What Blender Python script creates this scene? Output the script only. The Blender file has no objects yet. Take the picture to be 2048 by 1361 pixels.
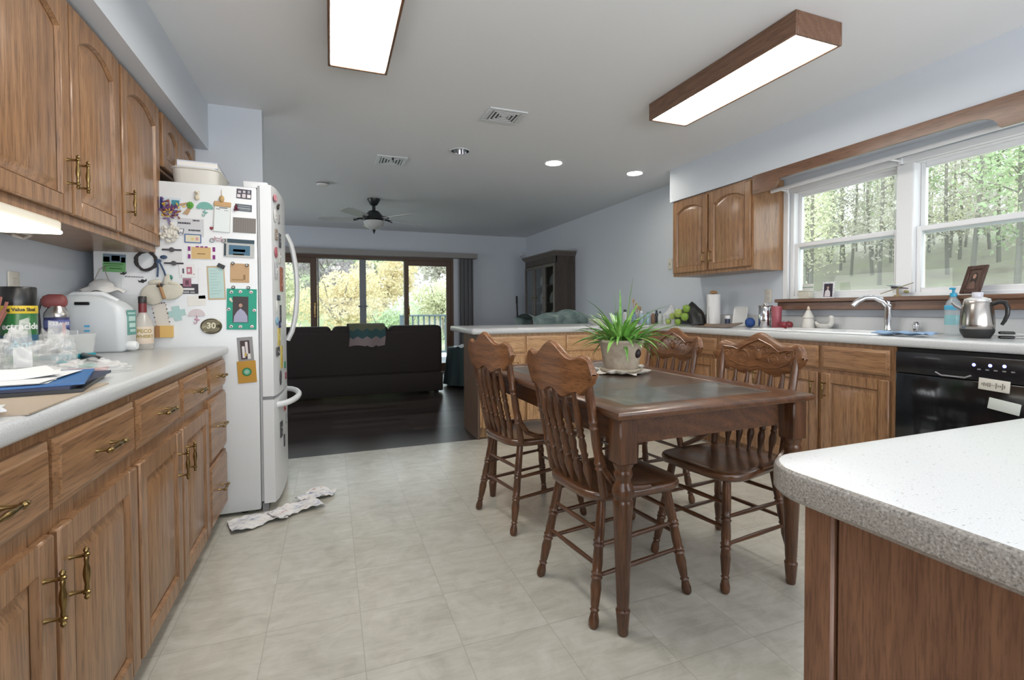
import bpy, bmesh, math, random
from mathutils import Vector, Matrix
import numpy as np
random.seed(7)
PI = math.pi
SC = bpy.context.scene
COL = SC.collection

# ------------------------------------------------------------------ camera
FPX, YAW, PITCH, ROLL, CYOFF, CAMH = 961.53, .3602, -.0216, -.0045, -40.97, 1.10
IW, IH = 2048, 1361
def _cam_axes():
    c, s = math.cos(YAW), math.sin(YAW); cp, sp = math.cos(PITCH), math.sin(PITCH)
    cr, sr = math.cos(ROLL), math.sin(ROLL)
    f = np.array([s*cp, c*cp, sp]); r = np.array([c, -s, 0]); u = np.cross(r, f)
    return cr*r + sr*u, -sr*r + cr*u, f
RR, UU, FF = _cam_axes()
cd = bpy.data.cameras.new('camera'); cam = bpy.data.objects.new('camera', cd); COL.objects.link(cam)
mw = Matrix.Identity(4)
for i in range(3):
    mw[i][0] = RR[i]; mw[i][1] = UU[i]; mw[i][2] = -FF[i]
mw[2][3] = CAMH
cam.matrix_world = mw
cd.sensor_width = 36; cd.lens = FPX/IW*36; cd.shift_y = CYOFF/IW
cd.clip_start = .02; cd.clip_end = 300
SC.camera = cam
# measuring helpers: where the sight line of a photo point meets a known plane of the room
def _ray(x, y): return FF + RR*(x - IW/2)/FPX - UU*(y - IH/2 - CYOFF)/FPX
def onz(x, y, z): d = _ray(x, y); t = (z - CAMH)/d[2]; return (float(t*d[0]), float(t*d[1]), z)
def onx(x, y, X): d = _ray(x, y); t = X/d[0]; return (X, float(t*d[1]), float(CAMH + t*d[2]))
def ony(x, y, Y): d = _ray(x, y); t = Y/d[1]; return (float(t*d[0]), Y, float(CAMH + t*d[2]))

# ------------------------------------------------------------------ world, light, exposure
SC.view_settings.view_transform = 'Standard'; SC.view_settings.look = 'None'
SC.view_settings.gamma = 1.0; SC.view_settings.use_curve_mapping = False
SC.view_settings.exposure = 0.6
world = bpy.data.worlds.new('overcast_sky'); SC.world = world; world.use_nodes = True
wn = world.node_tree.nodes; wn['Background'].inputs[0].default_value = (.86, .93, 1.0, 1)
wn['Background'].inputs[1].default_value = 2.6
def area(name, loc, rot, sx, sy, power, color):
    l = bpy.data.lights.new(name, 'AREA'); l.shape = 'RECTANGLE'; l.size = sx; l.size_y = sy
    l.energy = power; l.color = color
    o = bpy.data.objects.new(name, l); COL.objects.link(o); o.location = loc; o.rotation_euler = rot
    return o
area('added_fill_behind_the_camera', (.9, -1.6, 1.45), (math.radians(90+48), 0, 0), 4.2, 2.0, 130, (.97, .98, 1.0))  # added fill, tilted up to brighten the ceiling; the front wall has no window
area('added_fill_living_room_left', (-2.9, 6.0, 1.5), (math.radians(90+20), 0, math.radians(-90)), 2.2, 1.3, 30, (.95, .97, 1.0))  # added fill for the living room ceiling; the left wall has no window
LIGHT_K = 14          # emission of the fluorescent diffusers
CAN_K = 60             # emission of the recessed lamps

# ------------------------------------------------------------------ objects
def props(o, label=None, cat=None, group=None, kind=None):
    if label: o['label'] = label
    if cat: o['category'] = cat
    if group: o['group'] = group
    if kind: o['kind'] = kind
    return o
def thing(name, label, cat, loc=(0, 0, 0), rotz=0, group=None):
    o = bpy.data.objects.new(name, None); COL.objects.link(o)
    o.empty_display_size = .05; o.location = loc; o.rotation_euler = (0, 0, rotz)
    return props(o, label, cat, group)
def dup(root, loc, rotz, label, group=None):
    r = root.copy(); COL.objects.link(r); r.location = loc; r.rotation_euler = (0, 0, rotz)
    r['label'] = label
    if group: r['group'] = group
    for ch in list(root.children):
        c = ch.copy(); COL.objects.link(c); c.parent = r
        for g in list(ch.children):
            d = g.copy(); COL.objects.link(d); d.parent = c
    return r

class MB:
    """collects shapes, then links them as ONE mesh object"""
    def __init__(s): s.v = []; s.f = []; s.mi = []; s.sm = []; s.m = Matrix.Identity(4); s.cur = 0
    def add(s, vs, fs, smooth=False, mat=None):
        b = len(s.v)
        s.v += [tuple(s.m @ Vector(p)) for p in vs]
        for f in fs:
            s.f.append([b + i for i in f]); s.mi.append(s.cur if mat is None else mat); s.sm.append(smooth)
        return s
    def at(s, loc=(0, 0, 0), rz=0, rx=0, ry=0):
        s.m = Matrix.Translation(loc) @ Matrix.Rotation(rz, 4, 'Z') @ Matrix.Rotation(ry, 4, 'Y') @ Matrix.Rotation(rx, 4, 'X'); return s
    def box(s, x0, x1, y0, y1, z0, z1, b=0, mat=None, seg=1):
        if b <= 0:
            vs = [(x, y, z) for z in (z0, z1) for y in (y0, y1) for x in (x0, x1)]
            return s.add(vs, [(0, 2, 3, 1), (4, 5, 7, 6), (0, 1, 5, 4), (2, 6, 7, 3), (0, 4, 6, 2), (1, 3, 7, 5)], False, mat)
        bm = bmesh.new(); bmesh.ops.create_cube(bm, size=1)
        for v in bm.verts: v.co = ((x0+x1)/2 + v.co.x*(x1-x0), (y0+y1)/2 + v.co.y*(y1-y0), (z0+z1)/2 + v.co.z*(z1-z0))
        bmesh.ops.bevel(bm, geom=bm.edges[:], offset=min(b, .49*min(abs(x1-x0), abs(y1-y0), abs(z1-z0))), segments=seg, affect='EDGES', profile=.5)
        bm.verts.index_update()
        s.add([v.co[:] for v in bm.verts], [[v.index for v in f.verts] for f in bm.faces], seg > 1, mat); bm.free(); return s
    def lathe(s, prof, c=(0, 0, 0), seg=24, mat=None, sy=1.0, smooth=True, cap=True):
        vs = []; fs = []; n = len(prof)
        for r, z in prof:
            for k in range(seg):
                a = 2*PI*k/seg; vs.append((c[0] + r*math.cos(a), c[1] + r*sy*math.sin(a), c[2] + z))
        for i in range(n-1):
            for k in range(seg):
                k2 = (k+1) % seg; fs.append((i*seg+k, i*seg+k2, (i+1)*seg+k2, (i+1)*seg+k))
        if cap and prof[0][0] > 1e-5: fs.append(tuple(range(seg-1, -1, -1)))
        if cap and prof[-1][0] > 1e-5: fs.append(tuple((n-1)*seg + k for k in range(seg)))
        return s.add(vs, fs, smooth, mat)
    def turned(s, a, b, prof, seg=12, mat=None):
        """a turned piece from a to b; prof = [(t, r)]"""
        a = Vector(a); b = Vector(b); d = b - a
        q = d.to_track_quat('Z', 'Y').to_matrix().to_4x4(); old = s.m
        s.m = old @ Matrix.Translation(a) @ q
        s.lathe([(r, t*d.length) for t, r in prof], seg=seg, mat=mat); s.m = old; return s
    def tube(s, pts, r, seg=8, mat=None, cap=True):
        pts = [Vector(p) for p in pts]; n = len(pts)
        if not isinstance(r, (list, tuple)): r = [r]*n
        vs = []; fs = []; up = None
        for i, p in enumerate(pts):
            t = (pts[min(i+1, n-1)] - pts[max(i-1, 0)]).normalized()
            if up is None: up = Vector((0, 0, 1)) if abs(t.z) < .9 else Vector((1, 0, 0))
            u = (up - t*up.dot(t)).normalized(); w = t.cross(u); up = u
            for k in range(seg):
                a = 2*PI*k/seg; vs.append(p + (u*math.cos(a) + w*math.sin(a))*r[i])
        for i in range(n-1):
            for k in range(seg):
                k2 = (k+1) % seg; fs.append((i*seg+k, i*seg+k2, (i+1)*seg+k2, (i+1)*seg+k))
        if cap: fs.append(tuple(range(seg-1, -1, -1))); fs.append(tuple((n-1)*seg + k for k in range(seg)))
        return s.add(vs, fs, True, mat)
    def prism(s, poly, z0, z1, plane='xy', mat=None, smooth=False):
        """poly (u, v) extruded along the third axis"""
        def P(u, v, w):
            return {'xy': (u, v, w), 'xz': (u, w, v), 'yz': (w, u, v)}[plane]
        n = len(poly)
        vs = [P(u, v, z0) for u, v in poly] + [P(u, v, z1) for u, v in poly]
        fs = [tuple(range(n-1, -1, -1)), tuple(range(n, 2*n))] + [(i, (i+1) % n, n + (i+1) % n, n + i) for i in range(n)]
        return s.add(vs, fs, smooth, mat)
    def loops(s, rings, mat=None, smooth=False, cap0=True, cap1=True):
        n = len(rings[0]); vs = [p for r in rings for p in r]; fs = []
        for i in range(len(rings)-1):
            for k in range(n):
                k2 = (k+1) % n; fs.append((i*n+k, i*n+k2, (i+1)*n+k2, (i+1)*n+k))
        if cap0: fs.append(tuple(range(n-1, -1, -1)))
        if cap1: fs.append(tuple((len(rings)-1)*n + k for k in range(n)))
        return s.add(vs, fs, smooth, mat)
    def ball(s, c, r, seg=16, ring=10, mat=None):
        if not isinstance(r, (list, tuple)): r = (r, r, r)
        vs = [(c[0], c[1], c[2]-r[2])]; fs = []
        for i in range(1, ring):
            ph = -PI/2 + PI*i/ring
            for k in range(seg):
                a = 2*PI*k/seg; vs.append((c[0]+r[0]*math.cos(ph)*math.cos(a), c[1]+r[1]*math.cos(ph)*math.sin(a), c[2]+r[2]*math.sin(ph)))
        vs.append((c[0], c[1], c[2]+r[2])); L = len(vs)-1
        for k in range(seg):
            k2 = (k+1) % seg; fs.append((0, 1+k2, 1+k)); fs.append((L, 1+(ring-2)*seg+k, 1+(ring-2)*seg+k2))
            for i in range(ring-2): fs.append((1+i*seg+k, 1+i*seg+k2, 1+(i+1)*seg+k2, 1+(i+1)*seg+k))
        return s.add(vs, fs, True, mat)
    def sheet(s, fn, nu, nv, th=0, mat=None, smooth=True):
        vs = [fn(i/nu, j/nv) for j in range(nv+1) for i in range(nu+1)]
        fs = [(j*(nu+1)+i, j*(nu+1)+i+1, (j+1)*(nu+1)+i+1, (j+1)*(nu+1)+i) for j in range(nv) for i in range(nu)]
        if th:
            N = len(vs); vs = vs + [(p[0], p[1], p[2]-th) for p in vs]
            fs = fs + [tuple(N+i for i in reversed(f)) for f in fs]
            bd = [i for i in range(nu+1)] + [j*(nu+1)+nu for j in range(1, nv+1)] + [nv*(nu+1)+i for i in range(nu-1, -1, -1)] + [j*(nu+1) for j in range(nv-1, 0, -1)]
            for a, b in zip(bd, bd[1:]+bd[:1]): fs.append((b, a, N+a, N+b))
        return s.add(vs, fs, smooth, mat)
    def build(s, name, mats, parent=None, loc=None, rotz=0, angle=40):
        if not isinstance(mats, (list, tuple)): mats = [mats]
        me = bpy.data.meshes.new(name); me.from_pydata(s.v, [], s.f)
        for m in mats: me.materials.append(m)
        me.polygons.foreach_set('material_index', [min(i, len(mats)-1) for i in s.mi])
        me.polygons.foreach_set('use_smooth', s.sm)
        bm = bmesh.new(); bm.from_mesh(me); bmesh.ops.recalc_face_normals(bm, faces=bm.faces[:]); bm.to_mesh(me); bm.free()
        me.update(); me.set_sharp_from_angle(angle=math.radians(angle))
        o = bpy.data.objects.new(name, me); COL.objects.link(o)
        if parent: o.parent = parent
        if loc: o.location = loc
        if rotz: o.rotation_euler = (0, 0, rotz)
        return o
def struct(o): o['kind'] = 'structure'; return o
def text_mesh(txt, size, depth=.0006, bold=0):
    """letters as a mesh lying in the x/z plane, facing -y, centred"""
    c = bpy.data.curves.new('letters', 'FONT'); c.body = txt; c.size = size; c.extrude = depth; c.align_x = 'CENTER'; c.align_y = 'CENTER'; c.offset = bold; c.resolution_u = 3
    o = bpy.data.objects.new('letters', c); COL.objects.link(o)
    dg = bpy.context.evaluated_depsgraph_get(); me = o.evaluated_get(dg).to_mesh()
    vs = [(v.co.x, -v.co.z, v.co.y) for v in me.vertices]; fs = [list(p.vertices) for p in me.polygons]
    bpy.data.objects.remove(o); bpy.data.curves.remove(c)
    return vs, fs

# ------------------------------------------------------------------ materials
class NT:
    def __init__(s, name):
        s.m = bpy.data.materials.new(name); s.m.use_nodes = True; s.t = s.m.node_tree; s.b = s.t.nodes['Principled BSDF']; s.out = s.t.nodes['Material Output']
    def n(s, typ, **kw):
        nd = s.t.nodes.new(typ)
        for k, v in kw.items():
            if k.startswith('i_'):
                key = k[2:]; key = int(key) if key.isdigit() else key.replace('_', ' ')
                nd.inputs[key].default_value = v
            else: setattr(nd, k, v)
        return nd
    def l(s, a, b): s.t.links.new(a, b)
    def coord(s, scale=(1, 1, 1), loc=(0, 0, 0), kind='Object', rot=(0, 0, 0)):
        tc = s.n('ShaderNodeTexCoord'); mp = s.n('ShaderNodeMapping'); mp.inputs['Scale'].default_value = scale; mp.inputs['Location'].default_value = loc; mp.inputs['Rotation'].default_value = rot
        s.l(tc.outputs[kind], mp.inputs[0]); return mp.outputs[0]
    def noise(s, vec, scale, detail=4, rough=.55, dist=0):
        nd = s.n('ShaderNodeTexNoise'); nd.inputs['Scale'].default_value = scale; nd.inputs['Detail'].default_value = detail; nd.inputs['Roughness'].default_value = rough; nd.inputs['Distortion'].default_value = dist
        s.l(vec, nd.inputs['Vector']); return nd.outputs['Fac']
    def ramp(s, fac, stops, interp='LINEAR'):
        nd = s.n('ShaderNodeValToRGB'); cr = nd.color_ramp; cr.interpolation = interp
        while len(cr.elements) < len(stops): cr.elements.new(.5)
        for e, (p, c) in zip(cr.elements, stops): e.position = p; e.color = (*c, 1)
        s.l(fac, nd.inputs[0]); return nd.outputs[0]
    def mix(s, fac, a, b, mode='MIX'):
        nd = s.n('ShaderNodeMix', data_type='RGBA', blend_type=mode)
        for sock, v in ((nd.inputs[0], fac), (nd.inputs[6], a), (nd.inputs[7], b)):
            if isinstance(v, (int, float)): sock.default_value = v
            elif isinstance(v, tuple): sock.default_value = (*v, 1)
            else: s.l(v, sock)
        return nd.outputs[2]
    def math(s, op, a, b=None, c=None):
        nd = s.n('ShaderNodeMath', operation=op)
        for i, v in enumerate((a, b, c)):
            if v is None: continue
            if isinstance(v, (int, float)): nd.inputs[i].default_value = v
            else: s.l(v, nd.inputs[i])
        return nd.outputs[0]
    def bump(s, h, strength=.2, dist=.002):
        nd = s.n('ShaderNodeBump'); nd.inputs['Strength'].default_value = strength; nd.inputs['Distance'].default_value = dist; s.l(h, nd.inputs['Height']); s.l(nd.outputs[0], s.b.inputs['Normal'])
    def setc(s, c):
        if isinstance(c, tuple): s.b.inputs['Base Color'].default_value = (*c, 1)
        else: s.l(c, s.b.inputs['Base Color'])
        return s
    def p(s, **kw):
        for k, v in kw.items(): s.b.inputs[k.replace('_', ' ')].default_value = v
        return s
def srgb(r, g, b):
    f = lambda c: (c/255/12.92) if c/255 <= .04045 else ((c/255+.055)/1.055)**2.4
    return (f(r), f(g), f(b))
_cache = {}
def plain(c, rough=.5, metal=0, name=None, var=.06, coat=0, spec=.5, emit=0, alpha=1, trans=0):
    key = (c, rough, metal, coat, spec, emit, trans)
    if key in _cache: return _cache[key]
    t = NT(name or 'surface'); v = t.coord()
    n = t.noise(v, 45, 3)
    col = t.mix(t.math('MULTIPLY', n, var*2), c, tuple(max(0, x*(1-var*2)) for x in c))
    t.setc(col).p(Roughness=rough, Metallic=metal)
    if coat: t.p(Coat_Weight=coat, Coat_Roughness=.08)
    t.b.inputs['Specular IOR Level'].default_value = spec
    if emit:
        t.b.inputs['Emission Color'].default_value = (*c, 1); t.b.inputs['Emission Strength'].default_value = emit
    if trans: t.b.inputs['Transmission Weight'].default_value = trans
    _cache[key] = t.m; return t.m
def wood(name, c_lo, c_hi, axis='z', rough=.38, coat=.25, fine=1.0, pores=.35):
    t = NT(name)
    st = {'x': (.12, 1, 1), 'y': (1, .12, 1), 'z': (1, 1, .12)}[axis]
    v = t.coord(scale=st)
    w = t.n('ShaderNodeTexWave', wave_type='RINGS', rings_direction={'x': 'X', 'y': 'Y', 'z': 'Z'}[axis])
    w.inputs['Scale'].default_value = 7*fine; w.inputs['Distortion'].default_value = 9; w.inputs['Detail'].default_value = 3; w.inputs['Detail Scale'].default_value = 1.4; w.inputs['Detail Roughness'].default_value = .6
    t.l(t.coord(scale=tuple(q*1.0 for q in st), loc=(.31, .23, .17)), w.inputs['Vector'])
    big = t.noise(v, 14*fine, 4)
    fib = t.noise(t.coord(scale=tuple(.06 if q < 1 else 1 for q in st)), 190*fine, 3, .6)
    a = t.math('ADD', t.math('MULTIPLY', w.outputs['Fac'], .22), t.math('MULTIPLY_ADD', big, .48, t.math('MULTIPLY', fib, .3)))
    col = t.ramp(a, [(.22, c_lo), (.5, tuple((x+y)/2 for x, y in zip(c_lo, c_hi))), (.78, c_hi)])
    dark = t.ramp(fib, [(.36, (1-pores,)*3), (.52, (1, 1, 1))])
    t.setc(t.mix(1.0, col, dark, 'MULTIPLY')); t.p(Roughness=rough, Coat_Weight=coat, Coat_Roughness=.18)
    t.bump(fib, .12, .0006)
    return t.m
def thin_glass(name, tint=(.97, 1, .99), refl=.06, rough=.0):
    t = NT(name); t.t.nodes.remove(t.b)
    tr = t.n('ShaderNodeBsdfTransparent'); tr.inputs[0].default_value = (*tint, 1)
    gl = t.n('ShaderNodeBsdfGlossy'); gl.inputs['Roughness'].default_value = rough; gl.inputs[0].default_value = (1, 1, 1, 1)
    fr = t.n('ShaderNodeLayerWeight'); fr.inputs[0].default_value = .12
    mx = t.n('ShaderNodeMixShader'); t.l(t.math('MAXIMUM', t.math('MULTIPLY', fr.outputs['Fresnel'], .8), refl), mx.inputs[0]); t.l(tr.outputs[0], mx.inputs[1]); t.l(gl.outputs[0], mx.inputs[2])
    t.l(mx.outputs[0], t.out.inputs[0]); return t.m
def milky(name, c, dens=.55, rough=.3):
    """translucent plastic: part see-through, part diffuse"""
    t = NT(name); t.setc(c).p(Roughness=rough)
    tr = t.n('ShaderNodeBsdfTransparent'); mx = t.n('ShaderNodeMixShader'); mx.inputs[0].default_value = dens
    t.l(tr.outputs[0], mx.inputs[1]); t.l(t.b.outputs[0], mx.inputs[2]); t.l(mx.outputs[0], t.out.inputs[0]); return t.m
def glow(name, c, k):
    t = NT(name); t.setc((.9, .9, .88)).p(Roughness=.5)
    t.b.inputs['Emission Color'].default_value = (*c, 1); t.b.inputs['Emission Strength'].default_value = k
    return t.m
def paint(name, c, bump=.15):
    t = NT(name); v = t.coord(); n = t.noise(v, 3, 3); f = t.noise(v, 260, 2)
    t.setc(t.mix(t.math('MULTIPLY', n, .14), c, tuple(x*.93 for x in c))); t.p(Roughness=.62); t.b.inputs['Specular IOR Level'].default_value = .3
    t.bump(f, bump, .0008); return t.m
def laminate(name, base, lo, hi, scale=650):
    t = NT(name); v = t.coord(); a = t.noise(v, scale, 2, .6); b = t.noise(v, scale*.45, 2, .5)
    col = t.ramp(a, [(.36, lo), (.46, base), (.56, base), (.66, hi)]); spot = t.ramp(b, [(.27, (.55, .53, .5)), (.33, (1, 1, 1))])
    t.setc(t.mix(1, col, spot, 'MULTIPLY')); t.p(Roughness=.28, Coat_Weight=.3, Coat_Roughness=.22); return t.m

OAK = {a: wood('golden_oak_' + a, (.195, .095, .042), (.37, .202, .098), a) for a in 'xyz'}
OAK_LIT = {a: wood('lit_oak_' + a, (.42, .225, .10), (.64, .40, .205), a) for a in 'xyz'}  # same oak, with the brightness of its lit faces put into the colour
WALNUT = {a: wood('dark_pressed_oak_' + a, (.055, .021, .009), (.155, .062, .024), a, rough=.32, coat=.25) for a in 'xyz'}
TRIMWOOD = {a: wood('stained_trim_' + a, (.13, .06, .032), (.205, .103, .057), a, rough=.4) for a in 'xyz'}
SEATWOOD = wood('polished_seat_oak', (.055, .021, .009), (.155, .062, .024), 'y', rough=.3, coat=.7)
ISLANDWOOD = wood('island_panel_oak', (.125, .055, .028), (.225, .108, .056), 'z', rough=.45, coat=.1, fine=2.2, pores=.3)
DARKWOOD = wood('hutch_wood', (.035, .025, .02), (.075, .055, .042), 'z', rough=.45, coat=.1)
WALL = paint('wall_paint', srgb(205, 211, 218))
CEIL = paint('ceiling_paint', srgb(226, 227, 228), .3)
WHITE = plain((.66, .68, .69), .35, name='white_enamel', var=.02)
VINYL = plain((.78, .79, .8), .4, name='white_vinyl', var=.03)
BRASS = plain((.30, .205, .085), .28, 1, name='antique_brass', var=.3)
CHROME = plain((.72, .72, .74), .12, 1, name='chrome', var=.03)
STEEL = plain((.5, .48, .47), .25, 1, name='steel', var=.05)
BLACK = plain((.012, .012, .013), .35, name='black_plastic', var=.1)
GLOSSBLACK = plain((.006, .007, .008), .12, name='black_enamel', var=.05, coat=.6)
COUNTER = laminate('speckled_laminate', (.52, .535, .54), (.40, .405, .40), (.65, .66, .665))
COUNTER_EDGE_SHADED = laminate('shaded_laminate_edge', (.27, .245, .215), (.15, .135, .12), (.39, .365, .33), 420)  # laminate darkened in colour for the dimmer light on the island edge
COUNTER_TOP_GLARE = laminate('laminate_top_glare', (.74, .75, .75), (.68, .685, .685), (.80, .81, .81))  # laminate whitened in colour for the glare on the island top
PANE = thin_glass('window_glass', refl=.01)
PAPER = plain((.62, .63, .64), .7, name='white_paper', var=.05)
# ================================================================== SETTING
XL, XR, YB, ZC = -1.14, 3.44, 8.38, 2.44       # left wall, right wall, back wall, ceiling
CAN = [(1.04, 3.99), (1.93, 4.02), (2.83, 4.05)]
CAN_R = .078
# floors
def tile_mat():
    t = NT('vinyl_tile'); tc = t.n('ShaderNodeTexCoord'); sp = t.n('ShaderNodeSeparateXYZ'); t.l(tc.outputs['Object'], sp.inputs[0])
    S = .3055
    def groove(sock, off):
        u = t.math('FRACT', t.math('ADD', t.math('DIVIDE', sock, S), off)); d = t.math('ABSOLUTE', t.math('SUBTRACT', u, .5))
        return t.math('GREATER_THAN', d, .4945), t.math('FLOOR', t.math('ADD', t.math('DIVIDE', sock, S), off))
    gx, ix = groove(sp.outputs[0], .5-.5-.285+1.0); gy, iy = groove(sp.outputs[1], 1-.925)
    g = t.math('MAXIMUM', gx, gy)
    rnd = t.n('ShaderNodeTexWhiteNoise', noise_dimensions='2D'); cb = t.n('ShaderNodeCombineXYZ'); t.l(ix, cb.inputs[0]); t.l(iy, cb.inputs[1]); t.l(cb.outputs[0], rnd.inputs[0])
    v0 = t.coord()
    sh = t.n('ShaderNodeVectorMath', operation='MULTIPLY_ADD'); t.l(rnd.outputs['Color'], sh.inputs[0]); sh.inputs[1].default_value = (3, 3, 3); t.l(v0, sh.inputs[2])
    v = sh.outputs[0]
    a = t.noise(v, 7, 5, .62, 1.2); st = t.n('ShaderNodeMapping'); st.inputs['Scale'].default_value = (3, 16, 1); st.inputs['Rotation'].default_value = (0, 0, .9); t.l(v, st.inputs[0])
    b = t.noise(st.outputs[0], 2.2, 4, .6, .6)
    col = t.ramp(t.math('ADD', t.math('MULTIPLY', a, .6), t.math('MULTIPLY', b, .4)), [(.3, (.37, .355, .295)), (.5, (.49, .475, .41)), (.7, (.59, .575, .52))])
    col = t.mix(t.math('MULTIPLY', g, .42), col, (.24, .22, .18))
    t.setc(col).p(Roughness=.3, Coat_Weight=.25, Coat_Roughness=.2)
    t.bump(t.math('ADD', t.math('MULTIPLY', g, -.6), t.math('MULTIPLY', a, .25)), .2, .001); return t.m
def plank_mat():
    t = NT('dark_planks'); v = t.coord()
    br = t.n('ShaderNodeTexBrick'); br.offset = .37; br.inputs['Scale'].default_value = 1; br.inputs['Brick Width'].default_value = 1.1; br.inputs['Row Height'].default_value = .11; br.inputs['Mortar Size'].default_value = .0012
    br.inputs['Color1'].default_value = (.2, .2, .2, 1); br.inputs['Color2'].default_value = (.8, .8, .8, 1); br.inputs['Mortar'].default_value = (0, 0, 0, 1); t.l(v, br.inputs[0])
    f = t.noise(t.coord(scale=(.06, 1, 1)), 90, 4)
    col = t.ramp(t.math('ADD', t.math('MULTIPLY', br.outputs['Color'], .5), t.math('MULTIPLY', f, .5)), [(.15, (.008, .006, .006)), (.45, (.026, .020, .018)), (.75, (.085, .068, .06))])
    t.setc(col).p(Roughness=.3); t.b.inputs['Specular IOR Level'].default_value = .45; t.bump(f, .1, .001); return t.m
TILE = tile_mat(); PLANK = plank_mat()
m = MB(); m.box(XL, XR, -1.7, 3.885, -.06, 0); struct(m.build('floor', TILE))
m = MB(); m.box(-3.0, XR, 3.885, YB, -.06, 0); struct(m.build('floor_living_room', PLANK))
# ceiling, with real holes for the recessed lamps
def ceiling():
    bm = bmesh.new(); X0, X1, Y0, Y1 = -3.1, 3.58, -1.8, 8.52; ed = []
    def loop(pts):
        vs = [bm.verts.new((x, y, ZC)) for x, y in pts]
        return [bm.edges.new((vs[i], vs[(i+1) % len(vs)])) for i in range(len(vs))]
    ed += loop([(X0, Y0), (X1, Y0), (X1, Y1), (X0, Y1)])
    for cx, cy in CAN: ed += loop([(cx + CAN_R*math.cos(2*PI*k/32), cy + CAN_R*math.sin(2*PI*k/32)) for k in range(32)])
    bmesh.ops.triangle_fill(bm, use_beauty=True, use_dissolve=False, edges=ed)
    for f in bm.faces:
        if f.normal.z > 0: f.normal_flip()
    b = MB(); bm.verts.index_update(); b.add([v.co[:] for v in bm.verts], [[v.index for v in f.verts] for f in bm.faces]); bm.free()
    b.box(X0, X1, Y0, Y1, 2.62, 2.70)
    for x0, x1, y0, y1 in ((X0, X1, Y0, Y0+.02), (X0, X1, Y1-.02, Y1), (X0, X0+.02, Y0, Y1), (X1-.02, X1, Y0, Y1)): b.box(x0, x1, y0, y1, ZC, 2.62)
    me = bpy.data.meshes.new('ceiling'); me.from_pydata(b.v, [], b.f); me.materials.append(CEIL)
    o = bpy.data.objects.new('ceiling', me); COL.objects.link(o); return struct(o)
ceiling()
# walls
m = MB(); m.box(XL-.12, XL, -1.7, 3.63, 0, ZC); struct(m.build('wall_left', WALL))
m = MB(); m.box(-3.0, -.418, 3.63, 3.75, 0, ZC); struct(m.build('wall_partition', WALL))
m = MB(); m.box(-3.1, -3.0, 3.75, YB, 0, ZC); struct(m.build('wall_living_left', WALL))
m = MB(); m.box(XL-.12, 3.58, -1.8, -1.7, 0, ZC); struct(m.build('wall_front', WALL))
WY0, WY1, WZ0, WZ1 = 1.08, 2.875, 1.17, 2.06
m = MB(); m.box(XR, 3.58, -1.7, WY0, 0, ZC); m.box(XR, 3.58, WY1, YB, 0, ZC); m.box(XR, 3.58, WY0, WY1, 0, WZ0); m.box(XR, 3.58, WY0, WY1, WZ1, ZC); struct(m.build('wall_right', WALL))
DX0, DX1, DZ1 = -1.12, 2.05, 2.0
m = MB(); m.box(-3.1, DX0, YB, 8.52, 0, ZC); m.box(DX1, 3.58, YB, 8.52, 0, ZC); m.box(DX0, DX1, YB, 8.52, DZ1, ZC); struct(m.build('wall_back', WALL))
m = MB(); m.box(XL, -.73, -1.7, 3.63, 2.14, ZC); struct(m.build('wall_soffit_left', WALL))
m = MB(); m.box(3.105, XR, -1.7, 3.865, 2.13, ZC); struct(m.build('wall_soffit_right', WALL))
m = MB(); m.box(3.425, XR, 4.6, 8.37, 0, .09, .004); struct(m.build('baseboard_right', VINYL))
m = MB(); m.box(2.06, 3.42, 8.365, YB, 0, .09, .004); struct(m.build('baseboard_back', VINYL))
SCREEN = milky('grey_insect_mesh', (.16, .17, .18), .22, .6)
# kitchen window: two double-hung units in one white frame
w = thing('window_1', 'white twin double-hung kitchen window above the sink', 'window', (0, 0, 0)); w['kind'] = 'structure'
m = MB()
m.box(3.46, 3.57, WY0, WY0+.07, WZ0, WZ1, .004); m.box(3.46, 3.57, WY1-.07, WY1, WZ0, WZ1, .004)
m.box(3.46, 3.57, WY0+.07, WY1-.07, WZ1-.05, WZ1, .004); m.box(3.46, 3.57, WY0+.07, WY1-.07, WZ0, WZ0+.025, .004)
m.box(3.44, 3.57, 1.955, 2.055, WZ0+.02, WZ1-.04, .006)
m.box(3.425, 3.445, WY1-.045, WY1+.0, WZ0, WZ1, .004); m.box(3.425, 3.445, WY0, WY0+.05, WZ0, WZ1, .004); m.box(3.425, 3.445, WY0+.05, WY1-.045, WZ1-.045, WZ1, .004)
m.build('window_frame', VINYL, w)
for (a, b) in ((2.055, WY1-.07), (WY0+.07, 1.955)):
    for (z0, z1, dx, lab) in ((1.565, WZ1-.045, 3.525, 'upper'), (WZ0+.02, 1.612, 3.488, 'lower')):
        m = MB(); r = .028
        m.box(dx-.016, dx+.016, a, a+r, z0, z1, .004); m.box(dx-.016, dx+.016, b-r, b, z0, z1, .004)
        m.box(dx-.016, dx+.016, a+r, b-r, z0, z0+.034, .004); m.box(dx-.016, dx+.016, a+r, b-r, z1-.034, z1, .004)
        s = m.build('sash', VINYL, w)
        g = MB(); g.box(dx-.002, dx+.002, a+r-.004, b-r+.004, z0+.03, z1-.03); g.build('pane', PANE, s)
        if lab == 'lower': g = MB(); g.box(3.553, 3.554, a+.01, b-.01, z0+.01, 1.60); g.build('insect_screen', SCREEN, s)
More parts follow.
